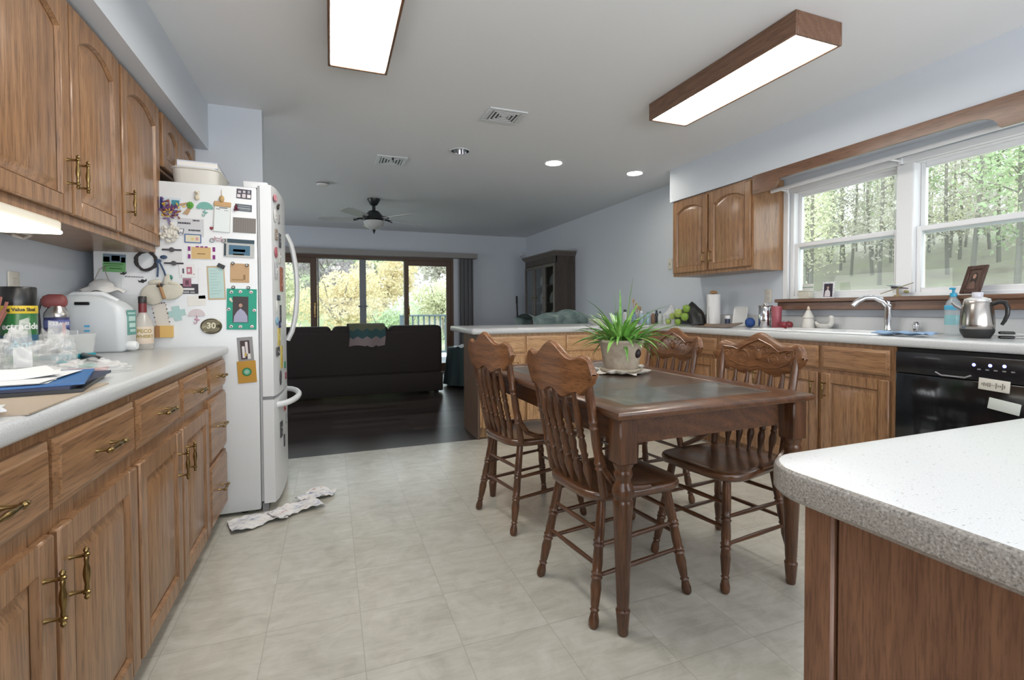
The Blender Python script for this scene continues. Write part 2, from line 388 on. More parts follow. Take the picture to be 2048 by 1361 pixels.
# oak sill board and scalloped valance
m = MB(); m.box(3.325, 3.50, WY0-.1, 2.868, 1.143, 1.169, .005); m.box(3.36, XR, WY0-.08, 2.868, 1.085, 1.143, .004); struct(m.build('trim_1', TRIMWOOD['y']))
def arc(cx, cy, r, a0, a1, n=8): return [(cx + r*math.cos(a0+(a1-a0)*i/n), cy + r*math.sin(a0+(a1-a0)*i/n)) for i in range(n+1)]
poly = [(2.868, 2.13), (2.868, 1.985), (2.73, 1.985)] + [(2.73-.09*math.sin(t)*1.0, 1.985+.07*(1-math.cos(t))) for t in [PI/2*i/7 for i in range(1, 8)]]
poly += [(1.50, 2.055)] + [(1.50-.11*math.sin(t), 2.055-.065*(1-math.cos(t))) for t in [PI/2*i/7 for i in range(1, 8)]]
poly += [(1.385, 1.985), (.98, 1.985), (.98, 2.13)]
m = MB(); m.prism(poly, 3.09, 3.112, 'yz'); struct(m.build('trim_2', TRIMWOOD['y']))

# sliding patio door
FRW = plain((.105, .055, .03), .45, name='brown_door_wood', var=.2); ALU = plain((.18, .2, .22), .4, 0, name='grey_screen_frame', var=.1)
d = thing('door_1', 'wide four-panel sliding glass door behind the sofa', 'door', (0, 0, 0)); d['kind'] = 'structure'
m = MB(); m.box(DX0, DX0+.05, 8.39, 8.51, 0, DZ1); m.box(DX1-.05, DX1, 8.39, 8.51, 0, DZ1); m.box(DX0+.05, DX1-.05, 8.39, 8.51, DZ1-.05, DZ1); m.box(DX0+.05, DX1-.05, 8.39, 8.51, 0, .03)
m.build('door_frame', FRW, d)
def panel(x0, x1, y, st, top, mat, z0=.03, bot=.12):
    m = MB(); z1 = DZ1-.05
    m.box(x0, x0+st, y-.02, y+.02, z0, z1, .003); m.box(x1-st, x1, y-.02, y+.02, z0, z1, .003); m.box(x0+st, x1-st, y-.02, y+.02, z1-top, z1, .003); m.box(x0+st, x1-st, y-.02, y+.02, z0, z0+bot, .003)
    p = m.build('door_panel', mat, d)
    g = MB(); g.box(x0+st-.004, x1-st+.004, y-.003, y+.003, z0+bot-.004, z1-top+.004); g.build('pane', PANE, p); return p
panel(DX0+.05, -.205, 8.425, .1, .09, FRW)
panel(1.19, DX1-.05, 8.425, .075, .09, FRW)
m = MB(); m.box(1.19, 1.33, 8.40, 8.403, .05, 1.94); 
p1_ = panel(-.2, .52, 8.47, .02, .012, ALU, bot=.05); p2_ = panel(.49, 1.21, 8.498, .02, .012, ALU, bot=.05)
m = MB(); m.box(.455, .56, 8.445, 8.452, .05, 1.945, .002); m.build('meeting_stile', ALU, d)
m = MB()
for sx in (-1, 1): m.tube([(.507+sx*.02, 8.44, 1.16), (.507+sx*.075, 8.425, 1.16)], .012, 8)
m.box(.49, .525, 8.43, 8.446, 1.08, 1.22, .003); m.build('latch', ALU, d)
m = MB(); m.box(-.255, -.225, 8.385, 8.405, .98, 1.22, .004); m.tube([(-.24, 8.39, 1.02), (-.24, 8.35, 1.03), (-.24, 8.35, 1.17), (-.24, 8.39, 1.18)], .009, 8); m.build('door_handle', BRASS, d)
m = MB(); m.box(1.25, 1.275, 8.385, 8.405, .98, 1.16, .004); m.tube([(1.262, 8.39, 1.02), (1.262, 8.35, 1.03), (1.262, 8.35, 1.11), (1.262, 8.39, 1.12)], .008, 8); m.build('door_handle', BRASS, d)
# vertical blind, drawn open
BL = plain(srgb(120, 114, 108), .7, name='blind_vane', var=.1)
b = thing('vertical_blind', 'taupe vertical blind with long headrail, stacked open right of the glass door', 'blind', (0, 8.38, 0))
m = MB(); m.box(-1.3, 2.46, -.12, -.005, 2.0, 2.09, .004); m.build('headrail_valance', plain(srgb(150, 147, 143), .6, var=.05), b)
for i in range(12):
    m = MB().at((2.13+.024*i, -.055, 1.02), rz=math.radians(78 + 6*math.sin(i*2.1))); m.box(-.044, .044, -.0015, .0015, -.97, .975); m.build('vane', BL, b)

# ------------------------------------------------------------------ outdoors
GR = NT('leaf_litter'); v = GR.coord(); GR.setc(GR.ramp(GR.noise(v, 1.3, 6, .7), [(.3, srgb(128, 120, 108)), (.5, srgb(156, 150, 132)), (.62, srgb(146, 148, 118)), (.75, srgb(178, 174, 160))])).p(Roughness=.9)
GRASS = NT('spring_grass'); v = GRASS.coord(); GRASS.setc(GRASS.ramp(GRASS.noise(v, .5, 6, .7), [(.3, srgb(118, 132, 92)), (.55, srgb(142, 150, 112)), (.75, srgb(130, 126, 108))])).p(Roughness=.9)
def hill_r(X, Y):
    e = max(0, X-5.0); z = -.25 + .185*min(e, 9) + .17*max(0, e-9)
    return z + .12*math.sin(X*1.3+Y*.8) + .1*math.sin(Y*1.7-X*.6)
m = MB(); m.sheet(lambda u, v: (3.7+u*70, -40+v*110, hill_r(3.7+u*70, -40+v*110) if u > 0 else -.4), 70, 90)
struct(m.build('ground_hillside', GR.m))
def hill_b(X, Y):
    e = max(0, Y-16); return -1.2 + .17*e + .25*math.sin(X*.5+Y*.3)
m = MB(); m.sheet(lambda u, v: (-45+u*48.5, 8.6+v*75, hill_b(-45+u*48.5, 8.6+v*75) - (.0 if v > 0 else .2)), 50, 60)
struct(m.build('ground_meadow', GRASS.m))
def hazed_leafmat(name, cols):
    t = NT(name); v = t.coord(); t.setc(t.ramp(t.noise(v, 2.2, 3, .7), [(.3 + .4*i/(len(cols)-1), c) for i, c in enumerate(cols)])).p(Roughness=.8); t.b.inputs['Specular IOR Level'].default_value = .2
    tl = t.n('ShaderNodeBsdfTranslucent'); tl.inputs[0].default_value = (*cols[-1], 1); mx = t.n('ShaderNodeMixShader'); mx.inputs[0].default_value = .35
    t.l(t.b.outputs[0], mx.inputs[1]); t.l(tl.outputs[0], mx.inputs[2]); t.l(mx.outputs[0], t.out.inputs[0]); return t.m
BARK = plain(srgb(140, 136, 126), .9, name='pale_bark', var=.25)
def leaves(mb, n, pos, size):
    for _ in range(n):
        p = Vector(pos()); s = size*random.uniform(.6, 1.3)
        a = Vector((random.gauss(0, 1), random.gauss(0, 1), random.gauss(0, 1))).normalized(); b = a.orthogonal().normalized()
        b = (Matrix.Rotation(random.uniform(0, 2*PI), 3, a) @ b); c = a.cross(b)
        mb.add([p-b*s, p-c*s*.55, p+b*s, p+c*s*.55], [(0, 1, 2, 3)])
def tall_tree(name, label, mat, h, nl, group, spread=.72):
    o = thing(name, label, 'tree', (0, 0, 0), 0, group); t = MB()
    bend = random.uniform(-.15, .15)
    t.tube([(bend*(k/8)**2, .1*math.sin(k+bend*9), h*k/8) for k in range(9)], [.062*(1-.1*k) for k in range(9)], 6)
    tips = []
    for k in range(46):
        z = h*random.uniform(.10, .97); a = random.uniform(0, 2*PI); L = spread*random.uniform(.5, 1.1)*(1.15-z/h*.6); b0 = bend*(z/h)**2
        pts = [(b0, .0, z), (b0+L*.5*math.cos(a), L*.5*math.sin(a), z+L*.35), (b0+L*math.cos(a), L*math.sin(a), z+L*.55)]
        t.tube(pts, [.02, .012, .004], 4, cap=False); tips.append(pts[2]); tips.append(pts[1])
    t.build('trunk', BARK, o)
    f = MB(); leaves(f, nl, lambda: (lambda q: (q[0]+max(-.4, min(.4, random.gauss(0, .24))), q[1]+max(-.4, min(.4, random.gauss(0, .24))), q[2]+random.gauss(0, .3)))(random.choice(tips)), .06)
    f.build('foliage', mat, o); return o
def bush(name, label, mat, r, hh, nl, group, leaf=.075):
    o = thing(name, label, 'tree', (0, 0, 0), 0, group); t = MB(); t.tube([(0, 0, -.3), (.05, 0, hh*.35), (0, .05, hh*.6)], [.14, .1, .05], 7)
    for k in range(6): a = k*1.05; t.tube([(0, 0, hh*.3), (r*.35*math.cos(a), r*.35*math.sin(a), hh*.55), (r*.6*math.cos(a), r*.6*math.sin(a), hh*.8)], [.07, .04, .015], 5)
    t.build('trunk', BARK, o)
    blobs = [(max(-.85, min(.85, random.gauss(0, .5)))*r*.9, max(-.85, min(.85, random.gauss(0, .5)))*r*.9, hh*random.uniform(.25, .85)) for _ in range(14)]
    def pos():
        q = random.choice(blobs); d = Vector((random.gauss(0, 1), random.gauss(0, 1), random.gauss(0, 1))).normalized()*r*.5*random.uniform(.7, 1.0)
        return (q[0]+d.x, q[1]+d.y, max(.1, q[2]+d.z*.8))
    f = MB(); leaves(f, nl, pos, leaf); f.build('foliage', mat, o); return o
L_YG = hazed_leafmat('yellow_green_leaves', [srgb(186, 190, 150), srgb(210, 211, 178), srgb(226, 226, 202)])  # outdoor haze is put into these leaf colours, paled and greyed
L_GR = hazed_leafmat('grey_budding_twigs', [srgb(150, 148, 140), srgb(182, 180, 168), srgb(205, 200, 186)])
L_G = hazed_leafmat('fresh_green_leaves', [srgb(140, 160, 124), srgb(168, 188, 148), srgb(196, 208, 172)])
L_OR = hazed_leafmat('amber_leaves', [srgb(196, 182, 144), srgb(218, 202, 162), srgb(228, 218, 186)])
L_PU = hazed_leafmat('mauve_twigs', [srgb(140, 130, 138), srgb(165, 156, 162), srgb(190, 182, 180)])
TG = 'woodland trees on the slope beyond the kitchen window'
tv = [tall_tree('woodland_tree', 'slim pale tree with sparse haze-paled yellow-green leaves beyond the kitchen window', L_YG, 11, 3200, TG),
      tall_tree('woodland_tree', 'slim tree of bare grey twigs beyond the kitchen window', L_GR, 12, 3800, TG + ', bare'),
      tall_tree('woodland_tree', 'slim tree with fresh green leaves beyond the kitchen window', L_G, 9, 4200, TG + ', green')]
for o in tv: o.location = (-100, 0, 0)
n = 0; first = [True]*3
rnd = random.Random(11)
for row, x in enumerate((14.0, 16.2, 18.4, 20.6, 22.8, 25.0, 27.2, 29.6, 32.2, 35.0)):
    y = 1.35*x*.24 - 1.0 + (1.05 if row % 2 else 0)
    while y < x*.86+1.5:
        k = rnd.choice((0, 1, 1, 1, 2)) if row < 3 else rnd.choice((0, 0, 1, 1, 2))
        xx = x + rnd.uniform(-.08, .08); loc = (xx, y, hill_r(xx, y)-.1); rz = rnd.uniform(0, 6)
        if first[k]: o = tv[k]; o.location = loc; o.rotation_euler = (0, 0, rz); first[k] = False
        else: o = dup(tv[k], loc, rz, tv[k]['label'])
        o.scale = (1, 1, rnd.uniform(.8, 1.15)); y += 2.3 + rnd.uniform(-.05, .2)
ROCK = plain(srgb(186, 184, 180), .85, name='fieldstone', var=.2)
m = MB(); m.ball((0, 0, .12), (.34, .24, .2), 9, 6)
for i in range(len(m.v)): p = m.v[i]; q = 1+.16*math.sin(p[0]*23+p[1]*17); m.v[i] = (p[0]*q, p[1]*q, p[2]*(1+.15*math.sin(p[0]*31)))
r0 = props(m.build('fieldstone', ROCK), 'pale fieldstone in the old stone row at the foot of the woods', 'rock', 'stones along the edge of the woods')
for i in range(12):
    y = 4.0 + i*.8 + rnd.uniform(-.1, .1); x = 11.3+.12*i + rnd.uniform(-.3, .3)
    o = r0 if i == 0 else r0.copy()
    if i: COL.objects.link(o)
    o.location = (x, y, hill_r(x, y)-.05); o.rotation_euler = (0, 0, rnd.uniform(0, 6)); s = rnd.uniform(.5, .9); o.scale = (s, s, s)
# trees behind the patio door
kinds = [('rounded_tree', 'rounded haze-paled yellow-green tree on the meadow slope behind the patio door', L_YG), ('rounded_tree', 'rounded amber-leaved tree on the meadow slope behind the patio door', L_OR), ('rounded_tree', 'rounded fresh green tree on the meadow slope behind the patio door', L_G), ('rounded_tree', 'rounded mauve-grey twiggy tree on the meadow slope behind the patio door', L_PU), ('rounded_tree', 'rounded grey budding tree on the meadow slope behind the patio door', L_GR)]
bv = [bush(n_, l_, mt, 1.7, 3.4, 6500, 'trees behind the patio door, ' + mt.name.replace('_', ' ')) for n_, l_, mt in kinds]
used = [0]*5
spots = [(0, -1.7, 17.3, .75), (2, 2.1, 17.3, .75), (0, 5.9, 17.3, .75), (0, -4.5, 21.8, .93), (1, .2, 21.8, .93), (0, 4.9, 21.8, .93), (2, 9.6, 21.8, .93),
         (0, -2.8, 27, 1.1), (1, 2.7, 27, 1.1), (2, 8.2, 27, 1.1), (2, -6.2, 33.2, 1.3), (3, .3, 33.2, 1.3), (4, 6.8, 33.2, 1.3), (0, 13.3, 33.2, 1.3),
         (3, -4.6, 41, 1.65), (2, 3.6, 41, 1.65), (0, 11.8, 41, 1.65), (2, -1, 51, 2.1), (0, 9.5, 51, 2.1), (0, -11.5, 51, 2.1)]
for k, x, y, s in spots:
    loc = (x, y, hill_b(x, y)-.15); rz = rnd.uniform(0, 6)
    if not used[k]: o = bv[k]; o.location = loc; used[k] = 1
    else: o = dup(bv[k], loc, rz, bv[k]['label'])
    o.scale = (s, s, s)
# deck and railing
DECKW = plain(srgb(120, 122, 124), .8, name='weathered_deck', var=.2)
m = MB()
for i in range(20): m.box(-3, 6, 8.62+i*.15, 8.62+i*.15+.14, -.1, -.06)
m.box(-3, 6, 8.6, 11.6, -.3, -.1); struct(m.build('deck', DECKW))
r = thing('deck_railing', 'grey wooden deck railing with thin balusters outside the right glass panel', 'railing', (1.5, 11.4, -.06))
RAILW = plain(srgb(104, 118, 122), .8, name='rail_wood', var=.15)
m = MB(); m.box(0, 3.6, -.05, .05, 1.0, 1.04, .005); m.build('top_rail', RAILW, r)
m = MB(); m.box(0, 3.6, -.02, .02, .12, .17, .004); m.build('bottom_rail', RAILW, r)
for i in range(3): m = MB(); m.box(i*1.76, i*1.76+.09, -.045, .045, 0, 1.0, .004); m.build('post', RAILW, r)
for i in range(27):
    if i % 13 == 0: continue
    m = MB(); m.box(.02+i*.131, .055+i*.131, -.018, .018, .17, 1.0); m.build('baluster', RAILW, r)

# ------------------------------------------------------------------ ceiling fittings
def fluorescent(label, x0, x1, y0, y1, z0=2.33):
    o = thing('ceiling_light', label, 'light', ((x0+x1)/2, (y0+y1)/2, z0)); hx, hy, hz = (x1-x0)/2, (y1-y0)/2, ZC-z0-.001
    m = MB(); t = .013
    m.box(-hx, -hx+t, -hy, hy, 0, hz, .002); m.box(hx-t, hx, -hy, hy, 0, hz, .002); m.box(-hx+t, hx-t, -hy, -hy+t, 0, hz, .002); m.box(-hx+t, hx-t, hy-t, hy, 0, hz, .002)
    m.build('wood_frame', TRIMWOOD['y'], o)
    m = MB(); m.box(-hx+t, hx-t, -hy+t, hy-t, .004, .012, .002); m.build('diffuser', glow('fluorescent_diffuser', (1, .955, .88), LIGHT_K), o)
    m = MB(); m.box(-hx+t, hx-t, -hy+t, hy-t, hz-.02, hz); m.build('housing', WHITE, o)
fluorescent('long wood-framed fluorescent light over the aisle beside the left cabinets', 0.0, .29, 1.40, 2.62)
fluorescent('long wood-framed fluorescent light over the dining table near the sink', 1.965, 2.262, 1.59, 2.655)
def vent(label, x0, x1, y0, y1, extra=False):
    o = thing('ceiling_vent', label, 'vent', ((x0+x1)/2, (y0+y1)/2, ZC)); hx, hy = (x1-x0)/2, (y1-y0)/2
    m = MB(); b = .035
    for q in ((-hx, hx, -hy, -hy+b), (-hx, hx, hy-b, hy), (-hx, -hx+b, -hy+b, hy-b), (hx-b, hx, -hy+b, hy-b)): m.box(*q, -.012, -.001, .003)
    m.build('frame', WHITE, o)
    m = MB(); m.box(-hx+b, hx-b, -hy+b, hy-b, -.003, -.001); m.build('duct_opening', BLACK, o)
    for k in range(3):
        ox, oy = hx-b-.012-k*.026, hy-b-.008-k*.024
        m = MB()
        for (ax, ay, bx, by) in ((-ox, -oy, ox, -oy), (-ox, oy, ox, oy), (-ox, -oy, -ox, oy), (ox, -oy, ox, oy)):
            dx, dy = (0, .011) if ay == by else (.011, 0)
            m.box(min(ax, bx)-dx*.5, max(ax, bx)+dx*.5, min(ay, by)-dy*.5, max(ay, by)+dy*.5, -.013, -.005)
        m.build('louvre', WHITE, o)
    m = MB(); m.box(-hx+b+.08, hx-b-.08, -hy+b+.07, hy-b-.07, -.012, -.006); m.build('louvre', WHITE, o)
    if extra: m = MB(); m.box(-.004, .012, -hy+.02, -hy+.045, -.03, -.012, .002); m.build('damper_lever', BLACK, o)
vent('square white louvred vent near the table end of the ceiling', 1.0, 1.27, 3.04, 3.28)
vent('white louvred vent with black lever, nearer the ceiling fan', .39, .65, 4.30, 4.58, True)
for i, (x, y) in enumerate(CAN):
    o = thing('recessed_light', ('unlit recessed can light with bare silver reflector', 'lit recessed can light, middle one of the row of three', 'lit recessed can light nearest the right wall')[i], 'light', (x, y, ZC))
    m = MB(); m.lathe([(CAN_R-.004, -.001), (CAN_R+.016, -.001), (CAN_R+.014, -.007), (CAN_R-.004, -.004), (CAN_R-.004, -.001)], seg=32, cap=False); m.build('trim_ring', WHITE, o)
    m = MB(); m.lathe([(CAN_R-.001, 0), (.076, .06), (.05, .12), (0.0, .125)], seg=32, cap=False); m.build('reflector', CHROME if i == 0 else WHITE, o)
    m = MB(); m.lathe([(.0, .004), (.05, .005), (.07, .012), (.072, .02), (.055, .06), (.02, .12)] if i else [(.001, .055), (.03, .06), (.035, .08), (.02, .12)], seg=24); m.build('bulb', glow('lamp_bulb', (1, .93, .82), CAN_K) if i else WHITE, o)
o = thing('smoke_detector', 'small round white smoke detector on the ceiling left of the fan', 'smoke detector', (-.066, 5.45, ZC))
m = MB(); m.lathe([(.055, 0), (.062, -.004), (.062, -.022), (.05, -.036), (.02, -.04), (0, -.04)], seg=24); m.build('housing', plain((.7, .69, .66), .5), o)
m = MB(); m.lathe([(.0615, -.008), (.0632, -.010), (.0632, -.016), (.0615, -.018)], seg=24, cap=False); m.build('vent_ring', BLACK, o)
# ceiling fan
f = thing('ceiling_fan', 'black ceiling fan with five pale blades and glass bowl light', 'ceiling fan', (.50, 6.05, ZC), .35)
FB = plain((.016, .02, .02), .35, name='fan_black')
m = MB(); m.lathe([(.0, -.001), (.075, -.001), (.072, -.02), (.04, -.075), (.024, -.085)], seg=24); m.build('canopy', FB, f)
m = MB(); m.tube([(0, 0, -.07), (0, 0, -.16)], .02, 10); m.build('downrod', FB, f)
m = MB(); m.lathe([(.03, -.14), (.06, -.15), (.085, -.18), (.125, -.225), (.13, -.25), (.1, -.27), (0, -.27)], seg=28); m.build('motor_housing', FB, f)
m = MB(); m.lathe([(.118, -.268), (.124, -.285), (.1, -.33), (.05, -.365), (.0, -.372)], seg=28); m.build('glass_bowl', plain((.55, .56, .55), .3, name='frosted_bowl'), f)
m = MB(); m.lathe([(.012, -.368), (.02, -.378), (.012, -.395), (.008, -.41), (0, -.425)], seg=12); m.build('finial', FB, f)
BLADE = plain((.45, .44, .43), .35, name='fan_blade', var=.1)
for k in range(5):
    a = 2*PI*k/5; m = MB().at((0, 0, -.245), rz=a, rx=math.radians(12)); pl = [(.2, -.045), (.25, -.062), (.58, -.07), (.635, -.05), (.65, 0), (.635, .05), (.58, .07), (.25, .062), (.2, .045)]
    m.prism(pl, -.004, .004); bl = m.build('blade', BLADE, f)
    m = MB().at((0, 0, -.245), rz=a); m.tube([(.1, 0, 0), (.16, 0, .01), (.24, 0, -.006)], [.016, .012, .014], 8); m.build('blade_iron', FB, bl)
# ================================================================== CABINETS
def door_mesh(w, h, arch=False, th=.02, raised=True):
    """raised-panel door, x 0..w, front at y=-th, z 0..h"""
    m = MB(); s = .057; y0, y1 = -th, 0
    m.box(0, s, y0, y1, 0, h, .004); m.box(w-s, w, y0, y1, 0, h, .004); m.box(s, w-s, y0, y1, 0, s, .004)
    def topz(x):
        if not arch: return h-s
        a = (x-s)/max(1e-6, w-2*s)*2-1; return h - s - .052*(abs(a)**2.2)
    N = 14 if arch else 1
    xs = [s+(w-2*s)*i/N for i in range(N+1)]
    m.prism([(s, h), (s, topz(s))] + [(x, topz(x)) for x in xs[1:-1]] + [(w-s, topz(w-s)), (w-s, h)], y0+.001, y1, 'xz')
    # field and raised centre, following the arch
    def ring(ins, y):
        pts = [(s+ins, y, s+ins), (w-s-ins, y, s+ins)]
        for i in range(N, -1, -1):
            x = s + ins + (w-2*s-2*ins)*i/N; xx = s+(w-2*s)*i/N; pts.append((x, y, topz(xx)-ins))
        return pts
    m.loops([ring(-.006, -.004), ring(.0, -.0065), ring(.006, -.006), ring(.034, -.0165), ring(.037, -.0175)], cap0=False)
    # inner bead of the frame
    m.loops([ring(-.001, y0+.0005), ring(.006, -.0075)], cap0=False, cap1=False)
    return m
def drawer_mesh(w, h, th=.02):
    m = MB(); b = .012
    m.loops([[(x, y, z) for x, z in ((i, i), (w-i, i), (w-i, h-i), (i, h-i))] for i, y in ((0, 0), (0, -th*.55), (.004, -th*.68), (b, -th*.78), (b+.004, -th))])
    return m
def pull_mesh(L=.1, out=.028):
    """beaded antique pull: along z, mounted at y=0 pointing -y"""
    m = MB()
    for z in (-L*.38, L*.38): m.turned((0, 0, z), (0, -out, z), [(0, .0055), (.3, .0035), (.8, .0035), (1, .005)], 10)
    pr = [(0, .001), (.03, .0045), (.07, .0055), (.1, .003), (.125, .0068), (.165, .0068), (.185, .0032), (.22, .0048), (.3, .0038), (.42, .0062), (.5, .007), (.58, .0062), (.7, .0038), (.78, .0048), (.815, .0032), (.835, .0068), (.875, .0068), (.9, .003), (.93, .0055), (.97, .0045), (1, .001)]
    m.turned((0, -out, -L*.56), (0, -out, L*.56), pr, 12); return m
PULL_V = pull_mesh().build('handle', BRASS); PULL_H = None
mm = pull_mesh(); mm.v = [(z, y, x) for x, y, z in mm.v]; PULL_H = mm.build('handle', BRASS)
for o in (PULL_V, PULL_H): bpy.data.objects.remove(o, do_unlink=True) if False else None
def add_pull(parent, x, z, vert, th=.02):
    src = PULL_V if vert else PULL_H
    if src.parent is None: o = src
    else: o = src.copy(); COL.objects.link(o)
    o.parent = parent; o.location = (x, -th, z); return o
def cabinet(label, loc, rotz, w, h, depth, parts, toe=.1, cat='cabinet', name='base_cabinet', W=OAK, group=None, bodyz=0, top_open=False, sides=True):
    """parts: ('d', x, z, w, h, handle_x|None, handle_z, arch) or ('w', x, z, w, h, handle?)"""
    o = thing(name, label, cat, loc, rotz, group); m = MB()
    t = .018
    m.box(0, w, 0, t, toe, h, .0015)          # face frame sheet
    m.box(0, t, t, depth, toe, h); m.box(w-t, w, t, depth, toe, h); m.box(t, w-t, depth-.008, depth, toe, h); m.box(t, w-t, t, depth-.008, toe, toe+t)
    if not top_open: m.box(t, w-t, t, depth-.008, h-t, h)
    if toe > 0: m.box(0, w, .065, .085, 0, toe)
    m.build('carcass', W['z'], o)
    for p in parts:
        if p[0] == 'd':
            _, x, z, dw, dh, hx, hz, arch = p; d = door_mesh(dw, dh, arch).build('door', W['z'], o, (x, 0, z))
            if hx is not None: add_pull(d, hx, hz, True)
        elif p[0] == 'b':                                        # a plain upper shelf opening / filler
            pass
        else:
            _, x, z, dw, dh, hd = p; d = drawer_mesh(dw, dh).build('drawer', W['x'], o, (x, 0, z))
            if hd: add_pull(d, dw/2, dh/2, False)
    return o
# ---- left base run (faces +X)
XF = -.532; LD = .58
def left_base(label, y0, y1, parts, **k): return cabinet(label, (XF, y0, 0), PI/2, y1-y0, .872, LD, parts, **k)
DZ, DH = .705, .142; OZ, OH = .1, .565
G = 'left base cabinets'
def pair(y0, y1, da, db):
    """two drawers over two doors meeting in the middle; da, db = (start, end) in world Y"""
    P = []
    for (a, b), hs in ((da, 'r'), (db, 'l')):
        x, w_ = a-y0-.004, b-a+.008; P.append(('w', x, DZ, w_, DH, True)); P.append(('d', x, OZ, w_, OH, (w_-.042 if hs == 'r' else .036), OH*.80, False))
    return P
left_base('oak base cabinet at the bottom left corner, nearest the camera', .775, 1.628, pair(.775, 1.628, (.80, 1.187), (1.212, 1.617)), group=G)
left_base('oak base cabinet in the middle of the left run, two narrow doors', 1.628, 2.468, pair(1.628, 2.468, (1.645, 2.044), (2.07, 2.456)), group=G)
w_ = .385
left_base('oak drawer stack beside the refrigerator', 2.468, 2.872, [('w', .018, .72, w_-.022, .13, True), ('w', .018, .405, w_-.022, .285, True), ('w', .018, .1, w_-.022, .285, True)], group=G)
left_base('oak base cabinet left of the frame edge below the paper clutter', .0, .775, [('d', .02, OZ, .36, OH, .334, OH*.8, False), ('d', .395, OZ, .36, OH, .026, OH*.8, False), ('w', .02, DZ, .36, DH, True), ('w', .395, DZ, .36, DH, True)], group=G)
def worktop(mb, x0, x1, y0, y1, z, th, fronts, r=.016):
    """slab with rounded front edges on the sides listed"""
    mb.box(x0, x1, y0, y1, z-th, z, r, seg=4)
m = MB(); worktop(m, XL+.002, -.503, .0, 2.882, .914, .042, 'x'); m.box(XL+.002, XL+.02, .0, 2.882, .914, 1.0, .004)
props(m.build('worktop', COUNTER), 'pale grey speckled worktop on the left wall, cluttered with bottles and papers', 'countertop')
# ---- left upper run
UF = -.82; UD = .315
def upper(label, y0, y1, z0, z1, parts, **k):
    o = cabinet(label, (UF, y0, z0), PI/2, y1-y0, z1-z0, UD, parts, toe=0, name='wall_cabinet', **k); return o
UH = .742
U0 = 1.39
upper('oak wall cabinet at the top left corner, two arched doors with paired pulls', 1.50, 2.438, U0, 2.137, [('d', .012, .032, .508, .70, .508-.03, .135, True), ('d', .53, .032, .396, .70, .03, .135, True)], group='left wall cabinets')
upper('oak wall cabinet with one arched door beside the refrigerator', 2.438, 2.93, U0, 2.137, [('d', .014, .032, .464, .70, .03, .135, True)], group='left wall cabinets')
upper('short oak wall cabinet above the refrigerator', 2.96, 3.625, 1.825, 2.137, [('d', .012, .02, .315, .28, .315-.025, .06, True), ('d', .338, .02, .315, .28, .025, .06, True)], group='left wall cabinets')
upper('oak wall cabinet with arched door mostly outside the frame at top left', .85, 1.497, U0, 2.137, [('d', .012, .032, .31, .70, .28, .135, True), ('d', .328, .032, .31, .70, .03, .135, True)], group='left wall cabinets')
# under-cabinet fluorescent strip with its cord
o = thing('under_cabinet_light', 'lit white fluorescent strip under the left wall cabinets', 'light', (-.895, 1.50, U0))
m = MB(); m.box(-.075, .09, -.5, .46, -.035, -.001, .006); m.build('housing', plain((.72, .68, .58), .5), o)
m = MB(); m.box(-.06, .098, -.49, .45, -.046, -.032, .008, seg=3); m.build('diffuser', glow('strip_diffuser', (1, .95, .84), 3), o)
m = MB(); m.tube([(-.07, .2, -.01), (-.1, .3, -.02), (-.09, .55, -.012), (-.12, .75, -.014), (-.16, .8, -.02), (-.18, .77, -.012)], .006, 8); m.build('cord', plain((.6, .55, .48), .6), o)
# ---- right base run and peninsula
CT = .94; CB = CT-.05
RF = 2.85; RD = XR-RF-.01
def right_base(label, y1, y0, parts, **k): return cabinet(label, (RF, y1, 0), -PI/2, y1-y0, CB, RD, parts, group='right base cabinets', **k)
rz, rh, oz, oh = .725, .14, .1, .6
right_base('oak sink base cabinet with two doors beside the dishwasher', 2.535, 1.692, [('w', .025, rz, .385, rh, False), ('w', .435, rz, .385, rh, False), ('d', .025, oz, .385, oh, .385-.026, oh-.1, False), ('d', .435, oz, .385, oh, .026, oh-.1, False)], top_open=True)
right_base('oak base cabinet with one drawer and door left of the sink cabinet', 2.945, 2.538, [('w', .02, rz, .37, rh, True), ('d', .02, oz, .37, oh, .34, oh-.1, False)])
right_base('oak base cabinet at the inside corner of the worktop', 3.85, 2.948, [('w', .48, rz, .40, rh, True), ('d', .48, oz, .40, oh, .03, oh-.1, False)])
right_base('oak base cabinet right of the dishwasher, outside the frame', 1.07, .45, [('w', .02, rz, .58, rh, True), ('d', .02, oz, .58, oh, .03, oh-.1, False)])
PF = 3.865
def pen(label, x0, x1, parts): return cabinet(label, (x0, PF, 0), 0, x1-x0, CB, .44, parts, W=OAK_LIT, group='peninsula cabinets')
pen('oak peninsula cabinet at the free end, behind the far left chair', 1.165, 1.578, [('w', .02, rz, .382, rh, False), ('d', .02, oz, .382, oh, None, 0, False)])
pen('oak peninsula cabinet in the middle, two drawers over two doors', 1.578, 2.345, [('w', .008, rz, .372, rh, False), ('w', .395, rz, .36, rh, False), ('d', .008, oz, .372, oh, None, 0, False), ('d', .395, oz, .36, oh, None, 0, False)])
pen('oak peninsula cabinet at the inside corner behind the plant', 2.345, 2.84, [('w', .01, rz, .44, rh, False), ('d', .01, oz, .44, oh, None, 0, False)])
m = MB(); m.box(1.146, 1.164, PF+.002, PF+.45, 0, CB, .002); props(m.build('end_panel', wood('end_panel_wood', (.10, .06, .04), (.19, .12, .08), 'z')), 'dark wood end panel closing the free end of the peninsula', 'panel')
m = MB(); m.box(1.165, 2.84, PF+.441, PF+.455, 0, CB, .002); props(m.build('back_panel', TRIMWOOD['z']), 'wood back panel of the peninsula facing the living room', 'panel')
SKX0, SKX1, SKY0, SKY1 = 2.92, 3.27, 1.86, 2.66      # sink cut-out
m = MB()
